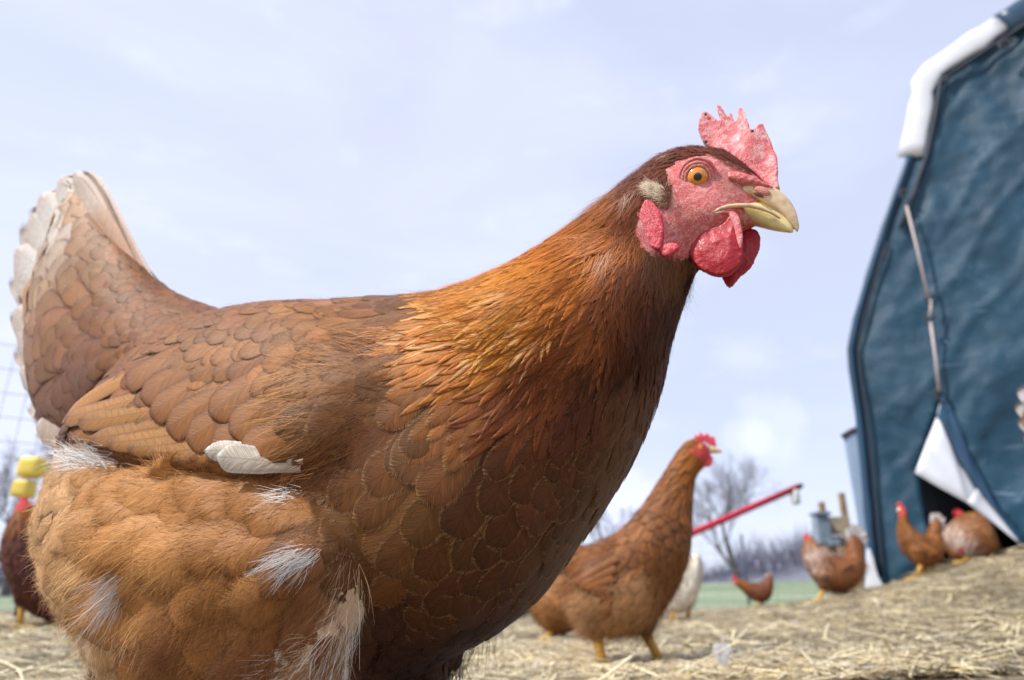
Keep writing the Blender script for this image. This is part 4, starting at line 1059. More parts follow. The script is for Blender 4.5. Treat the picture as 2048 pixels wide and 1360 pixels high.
# pale wing feathers that stick out over the flank
for a_, b_, w_ in (((608, 914), (432, 893), .0066), ((604, 926), (460, 909), .0088)):
    pa_, na = surf_pt(*a_); pb_, nb = surf_pt(*b_); lf = .0080 if w_ < .0075 else .0100; pa_ = pa_ + na * .0030; pb_ = pb_ + nb * lf; D = pb_ - pa_; nr0 = HF.n - unit(D) * np.dot(HF.n, unit(D))
    fv = feather(None, pa_, D, np.linalg.norm(D), w_, 'flight', 0, .0005, nrm=unit(nr0), camber=.4, bend=-.25)
    Gf = fv[0].reshape(len(TT), len(CC), 3); mid_ = Gf[:, 3:4]; kk_ = (.5 + .5 * smooth01(TT / .5))[:, None, None]; Gf = mid_ + (Gf - mid_) * kk_; fv = (Gf.reshape(-1, 3) - HF.n * (.0018 * UC ** 2)[:, None], fv[1], fv[2]); o = child_feather('white_feather', fv, np.array([.54, .47, .38]), (.70, .66, .60), wing); o['label'] = 'translucent white wing feather poking out over the flank'

rng = np.random.default_rng(101)
# ---- main tail feathers, a fan held on edge
base_px = (330, 690)
TF = [((150, 348), .014, .55, .006), ((118, 362), .018, 1, .004), ((84, 385), .019, 1, .002), ((56, 425), .019, 1, .0), ((36, 478), .019, 1, -.002), ((20, 535), .018, 1, -.003),
      ((24, 600), .018, .75, -.001), ((24, 665), .018, .7, .001), ((34, 735), .017, .75, .002), ((44, 795), .016, .8, .004), ((68, 850), .015, .5, .005), ((100, 882), .014, .2, .006)]
for side in (1, -1):
    for k, ((u_, v_), w_, wh, of) in enumerate(TF):
        of2 = of * .4 + side * (.003 + .0008 * k)
        a3 = HF.pt(base_px[0] - 4 * k, base_px[1] + 6 * k, of2 * 2); b3 = HF.pt(u_ + (0 if side > 0 else 10), v_ + (0 if side > 0 else 8), of2)
        D = b3 - a3; L_ = np.linalg.norm(D)
        du_ = unit(D); nr0 = HF.n * side + np.array([0, 0, .12]); nr0 = unit(nr0 - du_ * np.dot(nr0, du_))
        L_ *= rng.uniform(.93, 1.03); w_ = w_ * rng.uniform(1.5, 1.9); D = D + rng.normal(0, .008 if k < 4 else .03, 3) * L_
        fv = feather(None, a3, D, L_, w_, 'flight', 0, 0, nrm=nr0, bend=0, camber=.3)
        Vt = fv[0].copy(); Vt += (HF.n * side) * (-.006 * (UC ** 2))[:, None]
        bcol = np.array([.36, .19, .10]); whc = np.array([.62, .58, .52])
        kk = (smooth01((UT - .60) / .2) * wh)[:, None]; edgew = .25 * (UC > .7)[:, None] * (UT > .5)[:, None]
        cc = bcol * (1 - kk) + whc * kk; cc = cc * (1 - edgew * wh) + np.array([.6, .42, .3]) * edgew * wh
        child_feather('tail_feather', (Vt, fv[1], fv[2]), cc, (.62, .5, .42), tail)

rng = np.random.default_rng(102)
# ------------------------------------------------------------------ down, fluff, hair-like plumes
def strand_set(poly, n, tab, wid=(.00016, .0003), mirror=False, name='down', parent=None, lift=.3, grav=.12, seg=6, jit=.16, clump=.010, minn=-.2, skip=None, gloss='down', h0=0.0):
    Ps, Ns, _ = sample(BV, BF, n * 14)
    k = (HF.lat(Ps) > -.006) & ((Ns @ HF.n) > minn); Ps, Ns = Ps[k], Ns[k]
    if name == 'flank_plume': lift = lift * .8
    q_ = project(Ps)[:, :2]; k = sdf(q_, poly) > rng.normal(0, 9, len(q_))
    if skip is not None: k &= sdf(q_, skip) < 0
    Ps, Ns, q_ = Ps[k][:n], Ns[k][:n], q_[k][:n]
    tp = np.array([(a[0], a[1]) for a in tab], float)
    ta = np.array([[math.cos(R(a[2])), math.sin(R(a[2]))] for a in tab]); tl = np.array([[a[3] / 1000] for a in tab]); tcg = np.array([a[4] for a in tab])
    a2 = unit(idw(q_, tp, ta, 3.0)); L_ = idw(q_, tp, tl, 4.0)[:, 0]; col = idw(q_, tp, tcg, 5.0)
    for (eu, ev, ru, rv, ro) in WHITES:
        du, dv = q_[:, 0] - eu, q_[:, 1] - ev; x_ = (du * math.cos(ro) - dv * math.sin(ro)) / ru; y_ = (du * math.sin(ro) + dv * math.cos(ro)) / rv
        k = smooth01((1.25 - np.hypot(x_, y_)) / .6)[:, None] * (rng.random((len(q_), 1)) < .9); col = col * (1 - k) + WH * k
    D = a2[:, :1] * HF.e + a2[:, 1:] * np.array([0, 0, 1.0])
    # locks: neighbouring hairs share direction, tone, length
    nc = max(8, int(len(Ps) / 45)); ci = rng.choice(len(Ps), nc, replace=False); cc = Ps[ci]
    from mathutils.kdtree import KDTree
    kd = KDTree(nc)
    for i, p in enumerate(cc): kd.insert(Vector(p), i)
    kd.balance(); own = np.array([kd.find(Vector(p))[1] for p in Ps])
    cd_ = rng.normal(0, .22, (nc, 3)); ct_ = rng.uniform(.84, 1.14, (nc, 1)); cl_ = rng.uniform(.8, 1.2, nc)
    nb_ = max(6, int(len(Ps) / 900)); bi = rng.choice(len(Ps), nb_, replace=False); kd2 = KDTree(nb_)
    for i, p in enumerate(Ps[bi]): kd2.insert(Vector(p), i)
    kd2.balance(); ob = np.array([kd2.find(Vector(p))[1] for p in Ps]); boff = Ps - Ps[bi][ob]; along = np.sum(boff * unit(D), 1)
    D = unit(D + rng.normal(0, .16, (nb_, 3))[ob]); col = col * (rng.uniform(.86, 1.14, (nb_, 1))[ob]) * (1 + np.clip(along / .03, -1, 1) * .0)[:, None]
    Nsh = unit(Ns + boff / .022 * .55)
    cdir = D[ci]; Lc = L_[ci]
    tipc = cc + unit(cdir + cd_) * (Lc * 1.0)[:, None]
    D2 = unit(unit(D + cd_[own]) * .72 + unit(tipc[own] - Ps) * .28)
    L2 = L_ * cl_[own] * rng.uniform(.55, 1.15, len(Ps))
    lf = fbm(Ps, 16); col = col * ct_[own] * (1 + lf[:, None] * .35) * rng.uniform(.8, 1.2, (len(Ps), 1))
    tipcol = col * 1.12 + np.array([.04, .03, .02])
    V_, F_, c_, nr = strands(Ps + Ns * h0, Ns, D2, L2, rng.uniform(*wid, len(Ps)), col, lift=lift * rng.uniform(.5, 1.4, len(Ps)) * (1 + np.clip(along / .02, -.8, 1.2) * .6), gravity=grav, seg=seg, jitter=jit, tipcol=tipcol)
    nr = np.repeat(Nsh, len(nr) // len(Nsh), 0)
    if mirror: V_ = HF.mirror(V_); nr = nr - 2 * (nr @ HF.n)[:, None] * HF.n
    o = place(name, V_, F_, parent, mats=(gloss,), cols=c_, normals=nr); tag(o, kind='stuff'); return o
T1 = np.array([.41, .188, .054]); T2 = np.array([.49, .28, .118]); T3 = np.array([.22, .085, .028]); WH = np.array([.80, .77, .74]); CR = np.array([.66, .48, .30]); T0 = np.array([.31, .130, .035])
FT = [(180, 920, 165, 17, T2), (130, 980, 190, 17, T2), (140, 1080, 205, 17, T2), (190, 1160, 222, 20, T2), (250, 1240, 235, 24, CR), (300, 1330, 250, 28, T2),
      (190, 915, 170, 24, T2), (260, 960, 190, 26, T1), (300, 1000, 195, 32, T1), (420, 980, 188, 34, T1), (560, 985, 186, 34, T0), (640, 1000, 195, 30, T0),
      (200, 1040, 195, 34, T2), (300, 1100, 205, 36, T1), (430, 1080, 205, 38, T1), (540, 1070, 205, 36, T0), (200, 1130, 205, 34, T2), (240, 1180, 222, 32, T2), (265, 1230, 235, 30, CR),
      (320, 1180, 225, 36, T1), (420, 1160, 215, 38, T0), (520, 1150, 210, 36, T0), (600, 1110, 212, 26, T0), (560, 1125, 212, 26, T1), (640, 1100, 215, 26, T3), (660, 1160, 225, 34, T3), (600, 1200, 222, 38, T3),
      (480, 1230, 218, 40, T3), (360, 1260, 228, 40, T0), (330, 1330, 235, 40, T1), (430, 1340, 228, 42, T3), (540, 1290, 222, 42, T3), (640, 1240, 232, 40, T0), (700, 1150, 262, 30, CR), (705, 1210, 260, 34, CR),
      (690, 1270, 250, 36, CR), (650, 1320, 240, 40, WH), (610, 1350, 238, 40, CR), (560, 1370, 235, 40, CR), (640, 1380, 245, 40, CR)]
WHITES = [(672, 1270, 120, 24, 1.12), (600, 1370, 80, 40, .7), (205, 912, 55, 16, -.35), (620, 1100, 36, 15, .5), (262, 1150, 42, 18, .9)]
WINGSKIP = spline_poly([(150, 895), (240, 925), (350, 948), (480, 956), (600, 950), (640, 900), (600, 500), (0, 500), (100, 850)], 3)
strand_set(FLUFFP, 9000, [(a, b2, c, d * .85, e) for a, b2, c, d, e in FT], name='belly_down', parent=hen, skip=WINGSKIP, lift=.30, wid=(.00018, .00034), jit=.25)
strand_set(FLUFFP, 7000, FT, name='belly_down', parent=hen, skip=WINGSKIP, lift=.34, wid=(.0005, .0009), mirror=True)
# layered down feathers: each a soft vane whose barbs fan out of it
def plume_field(poly, spacing, Lm, Wm, tab, nper, name, lift1=.008, blen=(.008, .018), skip=None, sizef=None, fan=.95, wid=(.00013, .00026), cmul=1.0, maxn=400):
    Ps, Ns, _ = sample(BV, BF, 90000); k = (HF.lat(Ps) > -.008) & ((Ns @ HF.n) > -.45); Ps, Ns = Ps[k], Ns[k]
    q_ = project(Ps)[:, :2]; k = (sdf(q_, poly) > 0) & (q_[:, 1] < 1480)
    if skip is not None: k &= sdf(q_, skip) < 0
    Ps, Ns, q_ = Ps[k], Ns[k], q_[k]; kp_ = poisson(Ps, np.full(len(Ps), spacing))[:maxn]
    tp = np.array([(a[0], a[1]) for a in tab], float); ta = np.array([[math.cos(R(a[2])), math.sin(R(a[2]))] for a in tab]); tl = np.array([[a[3] / 34.0] for a in tab]); tcg = np.array([a[4] for a in tab])
    a2 = unit(idw(q_[kp_], tp, ta, 3.0)); sl = idw(q_[kp_], tp, tl, 4.0)[:, 0]; col = idw(q_[kp_], tp, tcg, 5.0)
    bag = Bag(); SP, SN, SD, SL, SC = [], [], [], [], []
    for n_, i in enumerate(kp_):
        D = a2[n_, 0] * HF.e + a2[n_, 1] * np.array([0, 0, 1.0]) + rng.normal(0, .11, 3); sc_ = sl[n_] * rng.uniform(.85, 1.15)
        c_ = col[n_] * rng.uniform(.92, 1.09) * cmul
        for (eu, ev, ru, rv, ro) in WHITES:
            du, dv = q_[i, 0] - eu, q_[i, 1] - ev; x_ = (du * math.cos(ro) - dv * math.sin(ro)) / ru; y_ = (du * math.sin(ro) + dv * math.cos(ro)) / rv
            if math.hypot(x_, y_) < 1.1 and ru > 60: c_ = c_ * .80 + CR * .20
        fv = feather(BS, Ps[i], D, Lm * sc_, Wm * sc_, 'round', .0006, lift1 * sc_ * rng.uniform(.7, 1.2), bend=rng.normal(0, 1.0), camber=.55)
        G_ = fv[0].reshape(len(TT), len(CC), 3)
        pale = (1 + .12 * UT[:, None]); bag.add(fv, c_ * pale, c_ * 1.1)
        m_ = int(nper * sc_); ti = rng.beta(2.2, 1.1, m_) * .98 + .01; cj = rng.uniform(-.97, .97, m_)
        fi = np.interp(ti, TT, np.arange(len(TT))); fj = np.interp(cj, CC, np.arange(len(CC)))
        i0 = np.clip(fi.astype(int), 0, len(TT) - 2); j0 = np.clip(fj.astype(int), 0, len(CC) - 2); wi = (fi - i0)[:, None]; wj = (fj - j0)[:, None]
        A, B2, C2, D2 = G_[i0, j0], G_[i0, j0 + 1], G_[i0 + 1, j0], G_[i0 + 1, j0 + 1]
        P_ = (A * (1 - wj) + B2 * wj) * (1 - wi) + (C2 * (1 - wj) + D2 * wj) * wi
        dl = unit(C2 - A); bl = unit(B2 - A); nn_ = unit(np.cross(bl, dl)); nn_ *= np.sign(np.sum(nn_ * Ns[i], 1))[:, None]
        SP.append(P_ + nn_ * .0003); SN.append(unit(nn_ + bl * (cj * .45)[:, None] + dl * ((ti - .5) * .5)[:, None])); SD.append(unit(dl + bl * (cj * fan)[:, None]))
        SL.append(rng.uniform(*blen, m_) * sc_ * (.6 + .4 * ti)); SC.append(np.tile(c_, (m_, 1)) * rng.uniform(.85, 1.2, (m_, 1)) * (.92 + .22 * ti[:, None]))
    SP, SN, SD, SL, SC = (np.concatenate(x) for x in (SP, SN, SD, SL, SC))
    V_, F_, c_, nr = strands(SP, SN, SD, SL, rng.uniform(*wid, len(SP)), SC, lift=rng.uniform(.02, .3, len(SP)), gravity=.05, seg=4, jitter=.13, tipcol=SC * 1.12 + .02, wave=.07)
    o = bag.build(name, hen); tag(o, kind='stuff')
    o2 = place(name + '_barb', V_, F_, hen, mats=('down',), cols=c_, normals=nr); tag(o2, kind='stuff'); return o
plume_field(FLUFFP, .0145, .052, .0200, FT, 330, 'down_feather', skip=WINGSKIP)
for pl_, ang_, n_, L_ in (([(128, 905), (170, 888), (215, 900), (250, 925), (225, 945), (180, 940), (140, 935)], 165, 1300, .020), ([(560, 1118), (590, 1098), (640, 1090), (645, 1105), (600, 1128), (575, 1132)], 208, 240, .014), ([(215, 1190), (235, 1150), (275, 1130), (285, 1150), (262, 1190), (235, 1215)], 228, 280, .020), ([(545, 1012), (590, 985), (600, 996), (560, 1018)], 205, 130, .010)):
    fcx = BV[BF].mean(1); bb = np.array(pl_, float); qq = project(fcx)[:, :2]; kf2 = (sdf(qq, bb) > -6) & (HF.lat(fcx) > 0) & ((BN[BF].mean(1) @ HF.n) > -.1)
    Ps, Ns, _ = sample(BV, BF[kf2], n_ * 2); cpx = project(Ps)[:, :2]; cq_ = bb.mean(0); ex_ = (bb.max(0) - bb.min(0)) / 2; kk_ = rng.random(len(Ps)) < np.exp(-1.6 * (((cpx - cq_) / ex_) ** 2).sum(1)); Ps, Ns = Ps[kk_], Ns[kk_]; n_ = len(Ps); dd_ = HF.e * math.cos(R(ang_)) + np.array([0, 0, 1.0]) * math.sin(R(ang_))
    V_, F_, c_, nr = strands(Ps + Ns * rng.uniform(.002, .006, (n_, 1)), Ns, np.tile(dd_, (n_, 1)) + rng.normal(0, .15, (n_, 3)), rng.uniform(.6, 1.5, n_) * L_, rng.uniform(.00015, .0003, n_), np.tile(WH * .95, (n_, 1)) * rng.uniform(.8, 1.05, (n_, 1)), lift=.3, gravity=.05, seg=5, jitter=.22)
    o = place('white_down', V_, F_, hen, mats=('down',), cols=c_, normals=nr); tag(o, kind='stuff')
strand_set(spline_poly([(692, 1140), (712, 1150), (716, 1215), (700, 1285), (660, 1350), (620, 1410), (550, 1410), (625, 1310), (672, 1220)], 3), 3600, [(700, 1150, 262, 26, CR), (700, 1220, 255, 30, tuple(CR * .6 + WH * .4)), (670, 1300, 246, 34, WH), (610, 1390, 240, 36, tuple(CR * .5 + WH * .5))], name='thigh_edge_down', parent=hen, lift=.2, wid=(.00018, .00032), jit=.18, h0=.006)
rng = np.random.default_rng(103)
# flank plumes over the front of the wing
FLK = spline_poly([(560, 760), (620, 690), (700, 655), (800, 660), (820, 720), (780, 800), (740, 880), (690, 960), (640, 1010), (575, 985), (560, 900)], 4)
FKT = [(600, 720, 186, 30, (.34, .15, .05)), (700, 680, 184, 30, (.34, .14, .05)), (760, 720, 186, 32, (.30, .125, .045)), (640, 780, 188, 34, (.37, .17, .055)), (720, 800, 190, 30, (.30, .13, .05)), (620, 850, 184, 34, (.38, .18, .06)), (600, 830, 182, 34, (.40, .20, .07)),
       (680, 900, 200, 34, (.30, .12, .045)), (600, 960, 205, 30, (.36, .16, .055)), (620, 930, 196, 26, (.36, .17, .06)), (660, 980, 210, 30, (.30, .12, .045))]
FKT = [(a, b2, c, d * .78, e) for a, b2, c, d, e in FKT]
strand_set(FLK, 3400, FKT, name='flank_plume', parent=hen, lift=.22, grav=.02, wid=(.00022, .00038), jit=.12, h0=.003)
strand_set([(566, 888), (640, 880), (670, 935), (620, 968), (578, 950)], 2600, FKT, name='flank_plume', parent=hen, lift=.2, grav=.02, wid=(.00022, .00038), jit=.14, h0=.0075)
# loose barbs lying over the scaled plumage
ALLT = [(c[0], c[1], c[2], 15 if c[4] > 4 else 22, tuple(np.array(c[6]) * 1.15)) for c in CT]
BODYP = [(350, 600), (900, 570), (1200, 400), (1340, 290), (1400, 560), (1300, 860), (1000, 1260), (760, 1360), (700, 1000), (560, 700)]
strand_set(BODYP, 700, ALLT, name='loose_barb', parent=hen, lift=.18, grav=.02, wid=(.00012, .00022), jit=.22, h0=.0022)
NECKP = [(860, 585), (1050, 500), (1200, 400), (1290, 320), (1400, 285), (1330, 400), (1290, 500), (1420, 560), (1360, 680), (1250, 760), (1050, 800), (880, 660)]
strand_set(NECKP, 12000, [(c[0], c[1], c[2], min(c[3], 26) * .8, tuple(np.array(c[6]) * 1.1)) for c in CT if c[4] < 4], name='hackle_barb', parent=hen, lift=.10, grav=.0, wid=(.00014, .0003), jit=.07, h0=.0015, gloss='hackle_gloss', skip=FACEP)

rng = np.random.default_rng(104)
# ------------------------------------------------------------------ HEAD
def hp(u, v, inset=0.0):
    p, n_ = BS.hit(u, v)
    if p is None: p, n_ = BS.near(HF.pt(u, v, .02))
    return p - n_ * inset, n_
comb = [(1545, 382), (1512, 352), (1480, 325), (1448, 302), (1424, 297), (1406, 285), (1397, 262), (1399, 243), (1406, 227), (1414, 226), (1425, 234), (1437, 244), (1441, 240), (1436, 224), (1434, 213), (1441, 214), (1452, 230), (1457, 236), (1458, 226), (1463, 225), (1468, 242), (1472, 244), (1475, 228), (1476, 215), (1483, 214), (1490, 228), (1497, 250), (1503, 266), (1510, 262), (1519, 251), (1526, 250), (1532, 264), (1541, 282), (1547, 300), (1554, 315), (1556, 340), (1555, 360), (1560, 380)]
HEADYAW = 0
Vn, Nn_, Fn = slab(HF, comb, .001, .0055, .0007, 4)
pc = project(Vn); # thinner at the tips, folds across the blade, pebbled surface
latc = HF.lat(Vn) - .001; kth = np.interp(pc[:, 1], [215, 300, 380], [.45, .9, 1.35])
Vn = Vn + HF.n * (latc * (kth - 1))[:, None] + HF.n * (np.sin(pc[:, 0] * .05 + pc[:, 1] * .03) * .0012 * (pc[:, 1] < 330) + np.sin(pc[:, 0] * .11) * .0005)[:, None]
Vn += vnormals(Vn, Fn) * (fbm(Vn, 420) * .0002)[:, None]
cb_ = place('comb', Vn, Fn, hen, mats=('comb_skin',))
# specks of dirt on the comb base
for u_, v_ in ((1507, 350), (1412, 284), (1411, 228), (1505, 262)):
    p = HF.pt(u_, v_, .0045); 
    Vb, Fb = box_raw(p, .0022, .001, .002); Vs, Ns2, Fs = remesh(Vb, Fb, .0004, 4, .5); o = place('dirt_speck', Vs, Fs, hen, mats=('iron',)); sub(o, cb_)
# beak
up_st = [((1452, 392), (1448, 412), .0095), ((1478, 376), (1474, 416), .0110), ((1505, 368), (1502, 417), .0116), ((1530, 370), (1524, 423), .0104), ((1552, 376), (1544, 432), .0083), ((1570, 388), (1561, 440), .0064), ((1584, 406), (1574, 449), .0046), ((1594, 428), (1586, 458), .0028), ((1599, 452), (1595, 465), .0010)]
lo_st = [((1466, 404), (1470, 440), .0118), ((1490, 402), (1488, 449), .0110), ((1512, 402), (1512, 454), .0092), ((1540, 404), (1538, 460), .0062), ((1562, 414), (1560, 464), .0045), ((1580, 434), (1578, 466), .0027), ((1588, 448), (1586, 466), .0011)]
for nm, st_, m_ in (('upper_beak', up_st, 'beak_horn'), ('lower_beak', lo_st, 'lower_beak_horn')):
    r_, _ = px_loft(HF, st_, 24, 3.2 if nm == 'upper_beak' else 2.2, 4, 4, off=.001); V_, F_ = loft_raw(r_); Vb, Nb, Fb = remesh(V_, F_, .0006, 3, .5)
    bo = place(nm, Vb, Fb, hen, mats=(m_,))
    if nm == 'upper_beak': ubk = bo; US = Surf(Vb, Fb)
# nostril with its flap
def ell_patch(name, surf, cu, cv, ru, rv, rot, m_, parent, h=.0006, h_in=0.0, frm=HF, n_=14):
    V_ = []; F_ = []
    r0 = surf.hit(cu, cv); p0_, n0 = r0 if r0[0] is not None else surf.near(frm.pt(cu, cv, .015))
    dep = project(p0_)[0, 2]; sc = dep / FPX
    X = unit(frm.e - n0 * np.dot(frm.e, n0)); Y = unit(np.cross(n0, X)) ; Y = Y if Y[2] > 0 else -Y
    rings_ = [(0, h), (.35, h * .97), (.6, h * .85), (.82, h * .55), (.95, h * .2), (1.05, -h_in - .0002)]
    for r_, hh_ in rings_:
        for a in np.linspace(0, 2 * math.pi, n_, endpoint=False):
            x_ = math.cos(a) * ru * r_; y_ = math.sin(a) * rv * r_; x2 = x_ * math.cos(rot) - y_ * math.sin(rot); y2 = x_ * math.sin(rot) + y_ * math.cos(rot)
            q_, qn = surf.near(p0_ + X * x2 * sc + Y * y2 * sc); V_.append(q_ + qn * hh_)
    for k in range(len(rings_) - 1):
        for j in range(n_): F_.append((k * n_ + j, k * n_ + (j + 1) % n_, (k + 1) * n_ + (j + 1) % n_, (k + 1) * n_ + j))
    o = pyobj(name, (V_, F_), (m_,), hen); o.parent = parent; return o
# fleshy cere joining comb and beak
cst = [((1462, 345), (1462, 404), .0172), ((1482, 346), (1482, 406), .0168), ((1504, 352), (1504, 406), .0150), ((1522, 360), (1521, 404), .0126), ((1538, 370), (1537, 401), .0104), ((1549, 379), (1547, 395), .0085)]
r_, _ = px_loft(HF, cst, 22, 2.8, 3, 3, off=.001); Vb, Nb, Fb = remesh(*loft_raw(r_), .0006, 4, .5); Vb += Nb * (fbm(Vb, 300) * .0004)[:, None]; crm = place('cere', Vb, Fb, hen, mats=('face_skin',)); CS = Surf(Vb, Fb)
JV = np.concatenate([Vb, US.V]); JS = Surf(JV, np.concatenate([Fb, US.F + len(Vb)]))
ell_patch('nostril', JS, 1524, 381, 19, 10, -.6, 'lid_skin', crm, .0015)
ell_patch('nostril_slit', JS, 1517, 390, 12, 2.8, -.6, 'nostril_dark', crm, .0012)
# eye
ec, en = hp(1395, 355); en = unit(en * .15 + unit(CAM - ec) * .85 + np.array([.03, 0, .02])); sce = project(ec)[0, 2] / FPX
RE = 26 * sce; ecen = ec - en * RE * .50
def cap(center, axis, rad, a0, a1, na=10, nb=28, colf=None, oval=1.0):
    X = unit(np.cross(axis, [0, 0, 1.0])); Y = np.cross(X, axis); V_ = []; cc = []
    for a in np.linspace(a0, a1, na):
        for b_ in np.linspace(0, 2 * math.pi, nb, endpoint=False):
            V_.append(center + rad * (axis * math.cos(a) + math.sin(a) * (X * math.cos(b_) + Y * math.sin(b_) * oval))); cc.append(colf(a, b_) if colf else (0, 0, 0))
    F_ = [(i * nb + j, i * nb + (j + 1) % nb, (i + 1) * nb + (j + 1) % nb, (i + 1) * nb + j) for i in range(na - 1) for j in range(nb)]
    return V_, F_, np.array(cc, float)
def amber(a, b_):
    t_ = (a - .25) / .75; c = np.array([.80, .28, .015]) * (1 - t_) + np.array([.62, .20, .02]) * t_
    c = c * (1 + .18 * math.sin(b_ * 23 + 3 * math.sin(b_ * 5)) * .6)
    if a < .33: c = np.array([.45, .14, .01])
    if a > .92: c = np.array([.10, .04, .02])
    return c.clip(0, 1)
V_, F_, cc = cap(ecen, en, RE, 0.0, 1.75, 14, 32, lambda a, b_: (.03, .015, .015)); eye = pyobj('eye', (V_, F_), ('eye_wet',), hen, cols=cc)
V_, F_, cc = cap(ecen, en, RE * 1.012, .22, 1.0, 12, 72, amber); o = pyobj('iris', (V_, F_), ('eye_wet',), hen, cols=cc); o.parent = eye
V_, F_, cc = cap(ecen, en, RE * 1.016, .0, .31, 5, 32, lambda a, b_: (.004, .004, .006)); o = pyobj('pupil', (V_, F_), ('eye_wet',), hen, cols=cc); o.parent = eye
# eyelids: folded rings
def ring_tube(center, axis, ru, rv, rad, name, m_, parent, dome=0.0, push_=0.0, nn=56, kk=10, skew=0):
    X = unit(np.cross([0, 0, 1.0], axis)); Y = np.cross(axis, X); X = X if X @ HF.e > 0 else -X; Y = Y if Y[2] > 0 else -Y
    rings_ = []
    for b_ in np.linspace(0, 2 * math.pi, nn, endpoint=False):
        rr_ = rad * (1 + .18 * math.sin(b_ * 9 + rad * 9000) * .5)
        c = center + X * math.cos(b_) * ru + Y * (math.sin(b_) * rv) + axis * push_
        q_, qn = BS.near(c); c = c if push_ else q_ + qn * dome
        rd = unit(X * math.cos(b_) + Y * math.sin(b_)); nr = axis if push_ else qn
        rings_.append([c + rd * math.cos(a) * rr_ + nr * math.sin(a) * rr_ for a in np.linspace(0, 2 * math.pi, kk, endpoint=False)])
    rings_ = np.array(rings_); V_ = rings_.reshape(-1, 3); F_ = [(i * kk + j, i * kk + (j + 1) % kk, ((i + 1) % nn) * kk + (j + 1) % kk, ((i + 1) % nn) * kk + j) for i in range(nn) for j in range(kk)]
    o = pyobj(name, (V_, F_), (m_,), hen); o.parent = parent; return o
ring_tube(ecen, en, 24.0 * sce, 23.5 * sce, 3.4 * sce, 'eyelid', 'lid_skin', eye, push_=RE * .56)
ring_tube(ecen, en, 29 * sce, 29.5 * sce, 4.0 * sce, 'eyelid', 'face_skin', eye, push_=RE * .50)
ring_tube(ecen, en, 35 * sce, 37 * sce, 4.5 * sce, 'eyelid', 'face_skin', eye, push_=RE * .40)
# wattles and ear lobe
def flesh(name, poly, off, thick, m_, ruff=.0006, cupd=0.0, rel=0.0):
    Vn, Nn_, Fn = slab(HF, spline_poly(poly, 3), off, thick, .0008, 6)
    pc = project(Vn)[:, :2]; c = np.mean(poly, 0); sd_ = sdf(pc, spline_poly(poly, 3)).clip(0)
    Vn = Vn + HF.n * (np.sign(HF.lat(Vn) - off) * smooth01(sd_ / 30) * cupd)[:, None]
    Vn = Vn + HF.n * ((pc[:, 1] - c[1]) * rel)[:, None]
    Vn += vnormals(Vn, Fn) * (fbm(Vn, 130) * ruff + fbm(Vn, 500) * ruff * .5)[:, None]
    return place(name, Vn, Fn, hen, mats=(m_,))
o = flesh('wattle', [(1466, 426), (1478, 432), (1482, 455), (1487, 485), (1484, 520), (1468, 543), (1440, 553), (1412, 545), (1392, 532), (1381, 512), (1384, 490), (1400, 470), (1425, 458), (1448, 450)], .0135, .0050, 'wattle_skin', .0005, .0022)
o['label'] = 'near crimson wattle, round and pebbled'
o = flesh('wattle', [(1478, 462), (1500, 458), (1517, 466), (1521, 485), (1512, 515), (1498, 538), (1478, 556), (1460, 574), (1449, 566), (1444, 548), (1450, 500)], -.006, .0045, 'wattle_skin', .0006, .0012)
o['label'] = 'far crimson wattle hanging lower to a point'
flesh('wattle_stem', [(1458, 428), (1470, 424), (1480, 440), (1486, 470), (1482, 500), (1474, 480), (1466, 450)], .0165, .0035, 'comb_skin', .0003, .0008)
pe, ne = hp(1310, 450); oe = float(HF.lat(pe[None])[0])
flesh('ear_lobe', [(1292, 402), (1304, 404), (1318, 420), (1326, 442), (1328, 470), (1322, 498), (1308, 498), (1292, 490), (1281, 476), (1278, 448), (1282, 420)], oe + .0012, .0042, 'lobe_skin', .0003, .0002)
flesh('ear_lobe', [(1318, 495), (1334, 488), (1352, 486), (1360, 496), (1346, 508), (1328, 514)], oe + .0005, .003, 'lobe_skin', .0004, .0005)
# gape: fleshy corner of the mouth
for pts_, rr_, m_ in ((((1428, 424), (1440, 417), (1455, 413), (1475, 411), (1490, 411)), (.0006, .0011, .0013, .0013, .0008), 'beak_horn'), (((1430, 426), (1446, 424), (1464, 428), (1478, 432)), (.0007, .0012, .0012, .0006), 'comb_skin')):
    pa_ = [hp(*q_)[0] for q_ in pts_]
    if m_ == 'beak_horn': pa_ = pa_[:3] + [HF.pt(1476, 411, .0148), HF.pt(1498, 411, .0134), HF.pt(1520, 416, .0116), HF.pt(1541, 424, .0093), HF.pt(1560, 437, .0070)]; rr_ = (.0006, .0010, .0013, .0015, .0014, .0012, .0010, .0005)
    o = pyobj('gape', tube_raw(pa_, rr_, 8), (m_,), hen)
